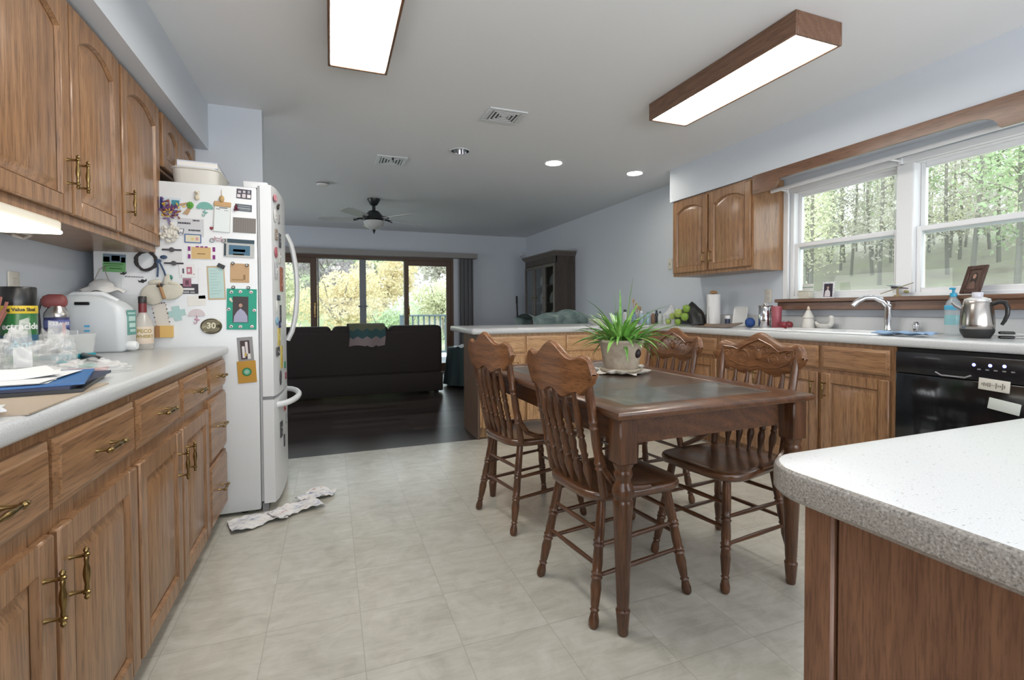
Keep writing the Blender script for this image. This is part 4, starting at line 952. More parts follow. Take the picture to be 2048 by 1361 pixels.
x, z = P(362, 463); t = thing('tooth_magnet', 'tiny white tooth-shaped magnet under the appointment note', 'magnet', (x, SY-.0012, z)); m = MB(); m.prism([(-.014, .015), (-.006, .012), (0, .014), (.007, .012), (.014, .015), (.012, -.002), (.009, -.016), (.004, -.006), (-.004, -.006), (-.008, -.016), (-.012, -.002)], -.004, 0, 'xz'); m.build('tooth', plain((.12, .13, .15), .5), t); m = MB(); m.prism([(-.011, .012), (-.005, .009), (0, .011), (.006, .009), (.011, .012), (.009, -.002), (.007, -.010), (.003, -.003), (-.003, -.003), (-.006, -.010), (-.009, -.002)], -.0046, -.0039, 'xz'); m.build('enamel', plain(W_, .4), t)
t, w, h = card('gift_card', 'small card with a dotted blue border', 'card', (369, 468, 403, 487), (.62, .58, .44), .01, parts=[('border', (.05, .12, .3), 0, 1, .9, 1), ('border', (.05, .12, .3), 0, 1, 0, .1), ('border', (.05, .12, .3), 0, .06, .1, .9), ('border', (.05, .12, .3), .94, 1, .1, .9), ('pink_print', (.55, .3, .3), .66, .82, .3, .66), ('yellow_print', (.6, .5, .2), .4, .56, .3, .6)])
t, w, h = card('greeting_card', 'tan card with magenta corners below the blue-bordered card', 'card', (376, 492, 431, 520), (.72, .72, .7), .01, parts=[('tan_panel', (.55, .38, .17), .12, .83, .04, .93)] + [('magenta_corner', (.2, .02, .17), a, b_, c_, d_, .0014) for a, b_, c_, d_ in ((0, .09, .62, .95), (0, .09, .04, .36), (.9, 1, .62, .97), (.9, 1, .04, .36), (.28, .4, .9, 1), (.45, .56, .9, 1), (.61, .72, .9, 1))]); lines(t, w, h, .01, .003, [(.34, .64, .42, .07)], (.2, .12, .05))
t, w, h = card('memo_pad', 'tall white memo pad with a wooden clip at the top', 'notepad', (428, 405, 462, 465), (.66, .71, .71), .05, .006, parts=[('paper_edge', (.55, .53, .48), 0, .03, 0, .88), ('paper_edge', (.55, .53, .48), .97, 1, 0, .88)])
m = MB().at(ry=.05); m.box(-w*.52, w*.5, -.011, 0, h*.36, h*.53, .002); m.build('wooden_clip', plain((.48, .3, .14), .6), t); lines(t, w, h, .05, .006, [(.1, .35, .77, .02), (.3, .8, .82, .03), (.6, .85, .74, .015)])
m = MB(); m.ball((.0, -.012, h*.62), (.012, .008, .018), 10, 8); m.tube([(0, -.004, h*.6), (-.002, -.004, h*.95)], .001, 5); m.build('clip_knob', plain((.45, .3, .12), .5), t)
x, z = P(423, 457); t = thing('heart_magnet', 'tiny dark red heart magnet left of the memo pad', 'magnet', (x, SY, z)); m = MB(); m.ball((-.0035, -.002, .002), (.005, .002, .006), 8, 6); m.ball((.0035, -.002, .002), (.005, .002, .006), 8, 6); m.ball((0, -.002, -.003), (.005, .002, .006), 8, 6); m.build('heart', plain((.22, .02, .04), .5), t)
x, z = P(436, 480); t = thing('bicycle_magnet', 'small pink and white bicycle magnet left of the seascape photo', 'magnet', (x, SY, z)); m = MB()
for dx in (-.026, .026): m.at((dx, -.003, -.004), rx=PI/2); m.lathe([(.008, -.001), (.0115, -.001), (.0115, .001), (.008, .001), (.008, -.001)], seg=16, cap=False)
m.at(); m.build('wheels', plain((.2, .2, .22), .5), t); m = MB(); m.tube([(-.026, -.004, -.004), (-.012, -.004, .01), (.014, -.004, .006), (.026, -.004, -.004), (-.006, -.004, -.006), (-.012, -.004, .01)], .002, 6); m.tube([(-.012, -.004, .01), (-.014, -.004, .018)], .002, 6); m.tube([(.014, -.004, .006), (.014, -.004, .014), (.02, -.004, .016)], .0018, 6); m.build('frame', plain((.5, .3, .34), .5), t)
t, w, h = card('seascape_photo', 'framed blue seascape photo with a dark top edge', 'photo', (448, 478, 509, 516), (.42, .43, .42), .03, .004, parts=[('dark_edge', (.03, .06, .08), .1, 1, .78, 1), ('dark_edge', (.03, .05, .06), .0, .07, .05, .72), ('sea_picture', (.05, .13, .2), .16, .86, .12, .66), ('wave', (.3, .37, .36), .3, .7, .3, .44), ('sand', (.36, .32, .22), .3, .66, .1, .19)])
t, w, h = card('paper_note', 'white paper held by two black bar magnets', 'paper', (326, 497, 365, 532), (.6, .6, .6), .03, .0008)
for (px, py, hw) in ((344, 500, 21), (348, 527, 21)):
    x, z = P(px, py); q = thing('bar_magnet', 'upper black bar magnet on the white paper' if py < 510 else 'lower black bar magnet on the white paper', 'magnet', (x, SY-.001, z)); m = MB(); L = .042
    m.box(-L, L, -.004, 0, -.004, .004, .001); m.build('bar', plain(K_, .5), q); m = MB().at(rx=PI/2); m.lathe([(0, .002), (.012, .002), (.012, .007), (0, .0075)], seg=16); m.build('knob', plain((.06, .06, .065), .5), q)
t, w, h = card('flyer', 'bright green flyer with a yellow and blue picture strip', 'paper', (205, 508, 252, 545), (.14, .36, .13), .03, .001, parts=[('picture_strip', (.12, .18, .24), .02, 1, .55, 1), ('yellow_picture', (.58, .42, .06), .03, .3, .55, .84), ('blue_picture', (.05, .1, .22), .38, .74, .62, .92), ('pale_picture', (.5, .5, .48), .8, .98, .55, .84)]); lines(t, w, h, .03, .001, [(.05, .9, .46, .05), (.3, .85, .2, .06), (.1, .8, .34, .03)], (.03, .1, .03))
x, z = P(293, 522); t = thing('grapevine_wreath', 'small black twig wreath with a navy ribbon', 'wreath', (x, SY-.006, z)); m = MB()
for q in range(3): m.tube([((.042+.004*math.sin(5*a+q*2))*math.cos(a), -.004*math.sin(7*a+q), (.046+.004*math.cos(4*a+q))*math.sin(a)) for a in [2*PI*i/36 for i in range(37)]], .0055, 6, cap=False)
m.build('twigs', plain((.035, .03, .03), .8), t); m = MB()
for (a, b_, c_) in ((.05, .0, .012), (.075, .02, .01)): m.ball((a, -.004, b_), (.016, .004, .01), 8, 6)
m.tube([(.045, -.003, 0), (.05, -.004, -.04), (.047, -.003, -.08)], .004, 6); m.tube([(.055, -.003, 0), (.075, -.004, -.05), (.088, -.003, -.1)], .004, 6); m.build('ribbon', plain((.03, .06, .12), .6), t)
m = MB(); m.ball((.1, -.005, -.082), (.012, .006, .014), 10, 7); m.build('green_bead', plain((.02, .16, .12), .4), t)
x, z = P(322, 572); t = thing('raffia_bow', 'large cream fabric bow with a cinnamon stick', 'bow', (x, SY-.004, z)); m = MB()
def lobe(cx, cz, rx, rz_, tilt):
    m.at((cx, -.008, cz), ry=tilt); m.lathe([(.001, -.012), (.5, -.009), (.9, -.003), (1, .0), (.9, .004), (.5, .009), (.001, .012)], seg=22) if False else m.ball((0, 0, 0), (rx, .007, rz_), 18, 10)
lobe(-.034, -.045, .05, .052, .5); lobe(.045, -.028, .055, .042, -.35); lobe(.03, .03, .016, .03, .3); lobe(-.022, .018, .03, .012, -.15); lobe(.052, .012, .03, .01, .2)
m.at(); m.build('fabric_loops', plain((.56, .53, .44), .9, var=.15), t); m = MB(); m.tube([(-.002, -.016, .01), (.018, -.016, -.065)], [.007, .008], 8); m.build('cinnamon_stick', plain((.33, .18, .08), .7), t); m = MB(); m.ball((0, -.018, -.002), (.014, .006, .008), 10, 6); m.ball((.008, -.02, .006), (.006, .005, .006), 8, 6); m.build('knot', plain((.05, .035, .025), .7), t)
t, w, h = card('greeting_card', 'white card with small pink and black pictures right of the bow', 'card', (358, 527, 392, 556), (.68, .68, .68), -.03, parts=[('pink_picture', (.42, .16, .2), .45, .78, .25, .75), ('picture_centre', (.62, .55, .55), .52, .66, .4, .62, .0012), ('dark_picture', (.07, .06, .08), .2, .3, .3, .65), ('red_dot', (.4, .05, .1), .1, .15, .1, .16), ('red_dot', (.4, .05, .1), .85, .9, .2, .27)])
t, w, h = card('ticket', 'black and white ticket under the pink-picture card', 'card', (360, 568, 397, 588), (.04, .035, .045), .0, parts=[('white_print', (.6, .6, .6), .05, .78, .36, .58), ('grey_print', (.35, .35, .36), .08, .5, .08, .24), ('grey_print', (.35, .35, .36), .56, .8, .08, .22)])
t, w, h = card('photo_card', 'small mauve square photo above the black ticket', 'photo', (366, 557, 383, 574), (.28, .12, .17), .0, .004, parts=[('face_print', (.1, .04, .06), .3, .7, .25, .75)])
t, w, h = card('handwritten_card', 'pale blue handwritten sheet on tan paper with a black clip', 'paper', (414, 532, 451, 600), (.48, .38, .25), -.03, .001, parts=[('blue_sheet', (.42, .58, .55), .09, .92, .05, .95)]); lines(t, w, h, -.03, .0018, [(.18, .5+.3*((k*37) % 10)/10, .86-.085*k, .012) for k in range(9)], (.26, .4, .4))
m = MB().at((w*.3, -.006, h*.5), ry=.45); m.box(-.017, .017, -.006, .004, -.010, .010, .002); m.build('clip', BLACK, t)
t, w, h = card('sepia_card', 'tan sepia square held by two round magnets', 'photo', (460, 527, 499, 566), (.46, .3, .16), .02, .001, parts=[('sepia_print', (.32, .2, .09), .1, .7, .12, .18), ('sepia_print', (.25, .15, .07), .68, .8, .15, .42)])
round_mag('black round magnet on the left corner of the tan sepia square', 466, 527, .008); round_mag('black round magnet on the right corner of the tan sepia square', 494, 531, .008)
# green photo frame with a portrait
t, w, h = card('framed_photo', 'green photo frame with a seated person in a pale shirt, white charms around it', 'picture frame', (453, 578, 514, 659), (.015, .30, .20), .02, .004)
m = MB().at(ry=.02); m.box(-w*.3, w*.22, -.0052, -.0038, -h*.33, h*.31); ph = m.build('photo', plain((.035, .025, .025), .5), t)
m = MB().at(ry=.02); m.prism([(-.27*w, -.32*h), (.2*w, -.32*h), (.19*w, -.17*h), (.1*w, -.06*h), (-.04*w, .02*h), (-.16*w, -.06*h), (-.25*w, -.17*h)], -.0062, -.005, 'xz'); m.build('pale_shirt', plain((.34, .34, .46), .7), ph)
m = MB().at((-.035*w, -.0056, .095*h), rx=PI/2); m.lathe([(0, -.0003), (.0085, -.0003), (.0085, .0008), (0, .001)], seg=18, sy=1.25); m.build('face', plain((.42, .25, .19), .7), ph)
m = MB().at(ry=.02); m.prism([(-.035*w + .0105*math.cos(a), .115*h + .0115*math.sin(a)) for a in [-.2 + (PI+.4)*i/12 for i in range(13)]], -.0056, -.0051, 'xz'); m.build('dark_hair', plain((.02, .013, .01), .7), ph)
CH = plain((.66, .62, .62), .5)
for (u, v) in ((.16, .92), (.46, .93), (.82, .92), (.06, .5), (.92, .47), (.13, .08), (.44, .07), (.83, .07)):
    m = MB().at(((u-.5)*w, -.005, (v-.5)*h)); m.ball((0, 0, 0), (.0095, .003, .0085), 10, 6); c_ = m.build('charm', CH, t); m = MB().at(((u-.5)*w, -.0075, (v-.5)*h)); m.ball((.002, 0, -.001), (.004, .0015, .004), 8, 5); m.ball((-.006, .001, .004), (.003, .0015, .003), 8, 5); m.build('charm_print', plain((.4, .17, .2) if u > .2 else (.05, .04, .05), .6), c_)
m = MB(); m.ball((-.37*w, -.006, .24*h), (.007, .003, .009), 10, 6); m.ball((-.33*w, -.006, .2*h), (.005, .003, .006), 8, 5); m.build('bird_charm', plain((.62, .6, .5), .5), t)
round_mag('black round magnet on the left top of the green photo frame', 467, 575, .0085); round_mag('black round magnet on the right top of the green photo frame', 497, 576, .0085)
# oval medal with raised 30
x, z = P(423, 653); t = thing('oval_medal', 'large bronze oval medal with raised numerals', 'medal', (x, SY-.001, z)); m = MB().at(rx=PI/2); m.lathe([(0, 0), (.049, 0), (.049, .004), (.045, .0065), (.042, .004), (0, .004)], seg=36, sy=.83); m.build('disc', plain((.16, .14, .09), .35, .7, name='bronze', var=.25), t)
vs, fs = text_mesh('30', .042, .0012, .001); m = MB().at((0, -.005, .002)); m.add(vs, fs); m.build('numerals', plain((.5, .46, .34), .35, .6, var=.1), t)
m = MB()
for k in range(7): a = PI*(.2+.6*k/6); m.box(.032*math.cos(a)-.002, .032*math.cos(a)+.002, -.0052, -.004, .026*math.sin(a), .026*math.sin(a)+.004)
for k in range(6): m.box(-.015+k*.0052, -.0115+k*.0052, -.0052, -.004, -.033, -.026)
m.build('rim_lettering', plain((.07, .06, .04), .5), t)
x, z = P(354, 627); t = thing('cross_magnet', 'pale teal rounded cross stuck below the cream bow', 'magnet', (x, SY, z)); m = MB().at(ry=-.18); a, b_ = .016, .037
m.prism([(-a, b_), (a, b_), (a, a), (b_, a), (b_, -a), (a, -a), (a, -b_), (-a, -b_), (-a, -a), (-b_, -a), (-b_, a), (-a, a)], -.003, 0, 'xz'); m.build('cross', plain((.36, .52, .5), .8), t)
t, w, h = card('bead_bracelet_card', 'cream bookmark edged with dark beads above the gold box', 'card', (308, 607, 337, 655), (.6, .56, .5), -.16, .001)
for k in range(22):
    u = k/22*4; a, b_ = ((-.5+u, .5) if u < 1 else (.5, 1.5-u) if u < 2 else (2.5-u, -.5) if u < 3 else (-.5, u-3.5)); m = MB().at(ry=-.16); m.ball((a*w, -.003, b_*h), .0034, 7, 5); m.build('bead', plain((.07, .04, .05) if k % 3 else (.4, .3, .3), .35), t)
t, w, h = card('gold_box', 'small gold foil box magnet under the beaded bookmark', 'box', (311, 652, 348, 675), (.6, .38, .12), 0, .014, parts=[('bronze_end', (.35, .18, .07), 0, .28, 0, 1, .0006)], rough=.35)
t, w, h = card('paper_note', 'white note with black bat shapes and faint type', 'paper', (243, 545, 302, 590), (.68, .69, .71), .04, .0008); lines(t, w, h, .04, .0008, [(.1, .75, .8, .06)], (.25, .25, .27))
for (u, v, s) in ((.07, .95, 1.0), (.72, .62, 1.35)):
    m = MB().at(((u-.5)*w, -.0018, (v-.5)*h), ry=-.2); m.prism([(s*q[0], s*q[1]) for q in ((-.014, .007), (-.008, .002), (-.004, .004), (-.002, .008), (0, .005), (.002, .008), (.004, .004), (.008, .002), (.014, .007), (.012, -.003), (.006, -.004), (0, -.008), (-.006, -.004), (-.012, -.003))], 0, .0008, 'xz'); m.build('bat', BLACK, t)
card('faint_paper', 'faint cream slip of paper between the teal cross and the green frame', 'paper', (375, 592, 412, 612), (.68, .66, .62), -.08, .0006)
card('sheet_protector', 'clear white sheet left of the pale blue handwritten sheet', 'paper', (396, 536, 413, 598), (.71, .715, .72), .0, .0006)
t, w, h = card('photo_card', 'grey photo of people in white, below the green frame', 'photo', (475, 675, 507, 722), (.25, .25, .25), -.06, .002, parts=[('dark_picture', (.05, .03, .035), .18, .78, .08, .86), ('white_figure', (.66, .62, .62), .28, .45, .14, .62, .0014), ('white_figure', (.6, .55, .55), .5, .66, .3, .8, .0014), ('white_figure', (.62, .6, .58), .6, .8, .08, .3, .0014), ('yellow_spot', (.5, .36, .1), .42, .55, .2, .34, .0018)])
t, w, h = card('clover_tile', 'orange square magnet with a round green centre, lowest on the side', 'magnet', (475, 723, 513, 765), (.45, .24, .03), -.05, .004)
for r, col, e in ((.0225, (.01, .16, .05), .005), (.016, (.12, .42, .25), .0056), (.009, (.35, .5, .42), .0062)): m = MB().at((0, 0, 0), rx=PI/2); m.lathe([(0, .003), (r, .003), (r, e), (0, e)], seg=24); m.build('green_ring', plain(col, .5, var=.2), t)
# bonnet hanging in the corner
x, z = P(213, 578); t = thing('lace_bonnet', 'white ruffled lace bonnet hanging at the back corner of the refrigerator', 'bonnet', (x, SY-.055, z)); m = MB()
m.lathe([(.0, .045), (.025, .04), (.045, .022), (.05, .006)], seg=28, sy=.8)
m.build('crown', plain((.6, .59, .57), .9, name='lace'), t); m = MB(); m.sheet(lambda u, v: ((.048+.040*v)*math.cos(u*2*PI)*1.05, (.04+.014*v)*math.sin(u*2*PI), .008-.022*v+.006*math.sin(u*44)*v), 132, 4, .002); m.build('ruffle', plain((.68, .67, .65), .9), t)
m = MB(); m.tube([(-.03, 0, .03), (-.01, .01, .09), (.0, .045, .11)], .002, 5); m.tube([(.03, 0, .03), (.01, .01, .09), (.0, .045, .11)], .002, 5); m.build('hanging_cord', plain((.3, .27, .23), .8), t)
# ---- magnets on the refrigerator front
fm = [(.03, 1.715, .05, .055, (.55, .22, .26), 'pink bow magnet at the top near edge of the refrigerator front', 'bow'), (.10, 1.68, .05, .05, (.05, .04, .03), 'black and yellow bird magnet near the top of the front', 'bird'),
      (.04, 1.62, .045, .07, (.62, .62, .6), 'oval white photo magnet near the front edge', 'o'), (.14, 1.62, .04, .05, (.35, .34, .34), 'grey square magnet below the bird magnet', 's'), (.06, 1.52, .05, .06, (.3, .24, .2), 'brown picture magnet on the upper front', 's'), (.16, 1.50, .06, .08, (.09, .09, .1), 'dark photo magnet beside the brown picture magnet', 's'),
      (.05, 1.42, .06, .06, (.42, .12, .14), 'red patterned magnet near the front edge', 'o'), (.15, 1.40, .05, .06, (.55, .54, .5), 'cream magnet on the middle front', 's'), (.05, 1.32, .05, .09, (.5, .5, .52), 'pale grey strip magnet on the middle front', 's'), (.20, 1.28, .10, .14, (.32, .10, .06), 'large russet photo magnet near the door handle', 's'),
      (.10, 1.17, .07, .03, (.03, .04, .07), 'short navy magnet on the middle front', 's'), (.05, 1.12, .03, .07, (.6, .6, .58), 'white upright magnet on the middle front', 'o'), (.15, 1.08, .03, .10, (.04, .04, .05), 'thin black upright magnet in the middle of the front', 's'), (.05, 1.04, .045, .045, (.22, .42, .55), 'round sky-blue magnet in the middle of the front', 'o'),
      (.12, 1.02, .05, .04, (.02, .03, .12), 'dark blue magnet beside the sky-blue one', 's'), (.09, .95, .06, .10, (.58, .46, .12), 'yellow upright magnet on the lower half of the door', 's'), (.06, .87, .07, .05, (.10, .10, .10), 'charcoal square magnet under the yellow one', 's'), (.16, .83, .05, .13, (.55, .42, .08), 'long yellow ribbon magnet at the lower door edge', 's'),
      (.12, .715, .05, .085, (.07, .07, .075), 'black oval magnet low on the refrigerator door', 'o'), (.27, .52, .06, .04, (.35, .05, .05), 'red magnet at the top of the freezer drawer', 's'), (.12, .42, .06, .09, (.06, .06, .065), 'black photo magnet on the freezer drawer', 's'), (.33, .44, .03, .06, (.3, .3, .32), 'grey magnet on the freezer drawer', 's'), (.22, .33, .03, .07, (.05, .05, .06), 'thin black magnet low on the freezer drawer', 's'), (.3, .77, .05, .04, (.02, .2, .1), 'green magnet hanging below the door handle', 's'), (.34, .70, .05, .04, (.25, .05, .07), 'dark red magnet below the green one', 's')]
for dy, z, w, h, col, lab, kind in fm:
    y = FY0+.01+dy; x = door_x(y)+.0003; sl = math.atan((door_x(y+.01)-door_x(y-.01))/.02)
    t = thing('refrigerator_magnet', lab, 'magnet', (x, y, z), PI/2 - sl)
    m = MB()
    if kind == 'o': m.at(rx=PI/2); m.lathe([(0, 0), (w/2, 0), (w/2, .004), (w*.4, .006), (0, .006)], seg=20, sy=h/w); m.at()
    elif kind == 'bow': m.ball((-.014, -.006, 0), (.015, .006, .02), 10, 7); m.ball((.014, -.006, 0), (.015, .006, .02), 10, 7); m.ball((0, -.009, 0), (.006, .006, .007), 8, 6)
    elif kind == 'bird': m.ball((0, -.006, 0), (.022, .006, .015), 10, 7); m.ball((.018, -.006, .014), (.009, .006, .009), 8, 6)
    else: m.box(-w/2, w/2, -.005, 0, -h/2, h/2, .0015)
    m.build('plate', plain(col, .5, var=.15), t)
    m = MB(); rr2 = random.Random(int(z*1000)); e = .0066 if kind in 'os' else .0125
    for k in range(3): a, b_ = rr2.uniform(-.28, .18)*w, rr2.uniform(-.3, .2)*h; m.box(a, a+w*.14, -e-.0004, -e+.0012, b_, b_+h*.12)
    m.build('printed_detail', plain(tuple(min(.75, c+.25) for c in col), .6), t)
# ---- on top of the refrigerator
t = thing('plastic_tub', 'translucent cream plastic tub on top of the refrigerator', 'tub', (-.655, 3.08, 1.757)); m = MB()
def rrect(w, d, r, z): return [(x, y, z) for x, y in rr(-w/2, w/2, -d/2, d/2, r, 5)]
m.loops([rrect(.19, .28, .04, .0), rrect(.20, .292, .045, .01), rrect(.215, .312, .05, .075), rrect(.225, .325, .05, .08), rrect(.225, .325, .05, .086), rrect(.21, .305, .045, .085), rrect(.19, .28, .04, .02)], smooth=True, cap1=True); m.build('tub', plain((.62, .60, .55), .45), t)
t = thing('paperback_book', 'pale blue book lying on the cream tub above the refrigerator', 'book', (-.645, 3.08, 1.8435), .05); m = MB(); m.box(-.087, .087, -.155, .155, .003, .028); m.build('pages', plain((.74, .73, .7), .8), t); m = MB(); m.box(-.09, .09, -.158, .158, 0, .0028); m.box(-.09, .09, -.158, .158, .0282, .031); m.box(-.0905, -.087, -.158, .158, 0, .031); m.build('cover', plain((.55, .62, .75), .5), t)
# newspaper on the floor against the refrigerator
NEWS = NT('newsprint'); v = NEWS.coord(); NEWS.setc(NEWS.ramp(NEWS.noise(NEWS.coord(scale=(1, 3.2, 1)), 15, 5, .75), [(.36, (.24, .27, .38)), (.43, (.6, .62, .68)), (.5, (.76, .75, .73)), (.6, (.74, .73, .72)), (.66, (.5, .3, .3))])).p(Roughness=.9)
t = thing('crumpled_newspaper', 'crumpled newspaper sheets on the floor at the foot of the refrigerator', 'newspaper', (-.35, 2.82, 0))
def crum(x0, x1, y0, y1, rz, cx, cy, h, name, seed):
    def fn(u, v):
        x = x0+(x1-x0)*u; y = y0+(y1-y0)*v; e = .03*math.sin(6*u+seed)*(v-.5)
        z = .006 + h*(.5+.5*math.sin(9*u+seed*2+3*v)*math.cos(7*v+seed)) + h*.4*abs(math.sin(17*u+5*v+seed))
        c, s = math.cos(rz), math.sin(rz); return (cx+(x)*c-(y+e)*s, cy+x*s+(y+e)*c, z)
    m = MB(); m.sheet(fn, 30, 14, .0015, smooth=False); m.build(name, NEWS.m, t)
crum(-.13, .13, -.09, .06, .30, -.02, -.03, .016, 'sheet', .4); crum(-.13, .13, -.085, .06, .55, .15, .05, .022, 'sheet', 2.1); crum(-.10, .10, -.075, .06, .8, .25, .21, .022, 'sheet', 3.7)
# ================================================================== LEFT WORKTOP CLUTTER
LZ = .9142
def LP(px, py): a = onz(px, py, LZ); return a[0], a[1]
# big translucent dispenser jug
JUG = milky('frosted_polythene', (.80, .84, .86), .72, .35)
jx, jy = LP(205, 712)
t = thing('water_jug', 'large frosted white plastic water dispenser jug with a cut-in handle', 'jug', (-.985, 2.70, LZ), math.radians(-4))
m = MB(); W2, D2, HH = .122, .075, .245
prof = []
def jring(ins, z, sh=0): return [(x, y, z) for x, y in rr(-W2+ins, W2-ins-sh, -D2+ins, D2-ins, max(.008, .03-ins*.3), 5)]
m.loops([jring(.012, 0), jring(.0, .012), jring(0, .16), jring(.002, .20, .008), jring(.006, .225, .03), jring(.012, .242, .06), jring(.022, .255, .09), jring(.04, .258, .10)], smooth=True); m.build('body', JUG, t, angle=60)
m = MB(); m.box(-.055, .0, -.0765, -.070, .212, .226, .002); m.build('handle_slot', BLACK, t)
m = MB(); pts = [(-.10, -.02, .236), (-.08, -.02, .262), (.03, -.02, .262), (.09, -.02, .232)]; m.tube([(-.115, 0, .245), (-.09, 0, .262), (.02, 0, .262), (.075, 0, .23)], [.012, .012, .012, .01], 10); m.build('grip', plain((.74, .77, .78), .4), t)
m = MB(); m.box(.121, .1235, -.035, .05, .075, .19, .001); lb = m.build('label', plain((.12, .32, .28), .6, var=.2), t); m = MB()
for k, (z, h_) in enumerate(((.175, .007), (.15, .022), (.12, .02), (.095, .012))): m.box(.1236, .1242, -.03+.006*k, .04, z-h_/2, z+h_/2)
m.build('label_print', plain((.45, .62, .58), .6), lb)
m = MB(); m.lathe([(0, 0), (.018, 0), (.022, .01), (.022, .03), (.016, .04), (0, .042)], c=(0, 0, 0), seg=18)
m.v = [(z+.118, x-.03, y+.027) for x, y, z in m.v]; m.build('spigot', plain((.72, .74, .74), .4), t)
m = MB(); m.box(-.02, .0, -.0768, -.074, .115, .124); m.box(-.02, .0, -.0768, -.074, .095, .103); m.build('blue_print', plain((.1, .4, .65), .6), t)
# liquor bottle
t = thing('liquor_bottle', 'clear liquor bottle with a red capsule and cream label beside the jug', 'bottle', (-.85, 2.80, LZ), -.3)
m = MB(); BG = milky('bottle_glass', (.66, .62, .56), .5, .08); m.lathe([(0, 0), (.038, 0), (.042, .006), (.042, .115), (.038, .135), (.022, .165), (.0145, .18), (.0145, .25), (0, .25)], seg=28); m.build('glass', BG, t)
m = MB(); m.lathe([(.0158, .175), (.0165, .185), (.0165, .222), (.0155, .223)], seg=20); m.build('red_capsule', plain((.16, .02, .025), .4), t)
m = MB(); m.lathe([(.0165, .222), (.0172, .224), (.0172, .252), (.014, .256), (0, .256)], seg=20); m.build('stopper', plain((.03, .025, .025), .4), t)
def wrap(txt, R, size, z, a0, mat, parent, name='lettering', squash=1.0):
    vs, fs = text_mesh(txt, size, .0004, .0006); m = MB(); out = []
    for x, y, zz in vs: a = a0 + x*squash/R; out.append(((R-y)*math.sin(a), -(R-y)*math.cos(a), z+zz))
    m.add(out, fs); return m.build(name, mat, parent)
m = MB(); m.lathe([(.0424, .028), (.0428, .03), (.0428, .108), (.0424, .11)], seg=28); lb = m.build('label', plain((.62, .52, .42), .7), t)
GOLD = plain((.33, .25, .06), .5); wrap('PECO', .0432, .024, .088, .75, GOLD, lb); wrap('WHISKY', .0432, .021, .063, .75, GOLD, lb)
# spray cans
def spray(name, label, loc, r, h, body, cap, capr, kind, rz=0):
    t = thing(name, label, 'spray can', loc, rz); m = MB(); m.lathe([(0, 0), (r-.004, 0), (r, .004), (r, h), (r-.004, h+.006), (r*.6, h+.018), (0, h+.018)], seg=32); m.build('can', body, t); return t
GREEN = plain((.015, .13, .03), .3, name='can_green', var=.2, coat=.3)
SPK = 1.12
t = spray('insect_spray_can', 'green insect spray can with a tall black cap and yellow band', (-1.03, 2.20, LZ), .043, .15, GREEN, None, .043, 0)
m = MB(); m.lathe([(.0435, .150), (.044, .151), (.044, .172), (.0435, .173)], seg=32); yb = m.build('yellow_band', plain((.62, .45, .03), .5), t)
wrap('ng Value Size!', .0444, .0135, .1615, .55, plain((.06, .05, .02), .6), yb)
m = MB(); m.lathe([(.0415, .168), (.0425, .174), (.0425, .226), (.040, .229), (.037, .228), (.036, .21), (0, .209)], seg=32); m.build('cap', plain((.01, .01, .01), .3), t)
wrap('ectracide', .0436, .026, .112, .55, plain((.68, .7, .68), .5), t)
m = MB(); m.lathe([(.0433, .03), (.0437, .032), (.0437, .085), (.0433, .087)], seg=32); lb = m.build('picture_band', plain((.03, .12, .2), .5, var=.3), t); wrap('Ant', .0441, .034, .058, .55, plain((.2, .5, .62), .5), lb)
t.scale = (SPK, SPK, SPK*1.06)
t = spray('cleaner_spray_can', 'blue and silver spray can with a dull red trigger cap', (-1.068, 2.54, LZ), .034, .135, plain((.03, .035, .14), .35, name='can_blue', var=.2), None, .03, 0, .3)
m = MB(); m.lathe([(.0345, .128), (.035, .13), (.034, .142), (.025, .158), (.022, .165), (0, .166)], seg=28); m.build('shoulder', STEEL, t)
m = MB(); m.lathe([(.0343, .095), (.0347, .096), (.0347, .118), (.0343, .119)], seg=28); lb = m.build('label_band', plain((.12, .14, .36), .5), t); wrap('CLEANER', .0351, .014, .107, .4, plain((.6, .6, .66), .5), lb)
m = MB().at((0, 0, .162)); m.loops([[(x*s, y*.8*s, z) for x, y in rr(-.04, .03, -.026, .026, .018, 5)] for s, z in ((.75, 0), (.95, .008), (1, .02), (.85, .036), (.5, .043))], smooth=True); m.build('trigger_cap', plain((.23, .06, .06), .5), t)
m = MB(); m.tube([(-.036, 0, .19), (-.046, 0, .15), (-.042, 0, .07)], .0035, 6); m.build('trigger_tube', plain((.04, .04, .045), .4), t)
t.scale = (1.18, 1.18, 1.25)
# outlet on the backsplash wall
def outlet(label, loc, rz, n=1, name='wall_outlet'):
    t = thing(name, label, 'outlet' if 'outlet' in name else 'switch', loc, rz); m = MB(); m.box(-.035*n, .035*n, -.006, 0, -.057, .057, .003, seg=2); m.build('cover_plate', plain((.66, .63, .56), .5), t)
    m = MB()
    if 'outlet' in name:
        for s in (-1, 1): m.box(-.015, .015, -.008, -.005, s*.02-.013, s*.02+.013, .003)
    else:
        for k in range(n): m.box(-.005+(k-(n-1)/2)*.046, .005+(k-(n-1)/2)*.046, -.013, -.005, -.008, .012, .002)
    m.build('receptacle' if 'outlet' in name else 'toggle', plain((.56, .53, .47), .5), t)
outlet('almond outlet on the wall above the insect spray can', (XL+.001, 2.40, 1.195), PI/2)
outlet('cream outlet plate on the window wall above the steel canister', (XR-.001, 3.02, 1.2), -PI/2)
outlet('small white switch plate on the living room wall left of the oak wall cabinet', (XR-.001, 4.27, 1.58), -PI/2, name='wall_switch')
x, y = LP(8, 690); t = thing('red_twig_bundle', 'bundle of dull red dried twigs at the left edge of the photo', 'decoration', (-1.075, 2.09, LZ)); m = MB(); rt = random.Random(2)
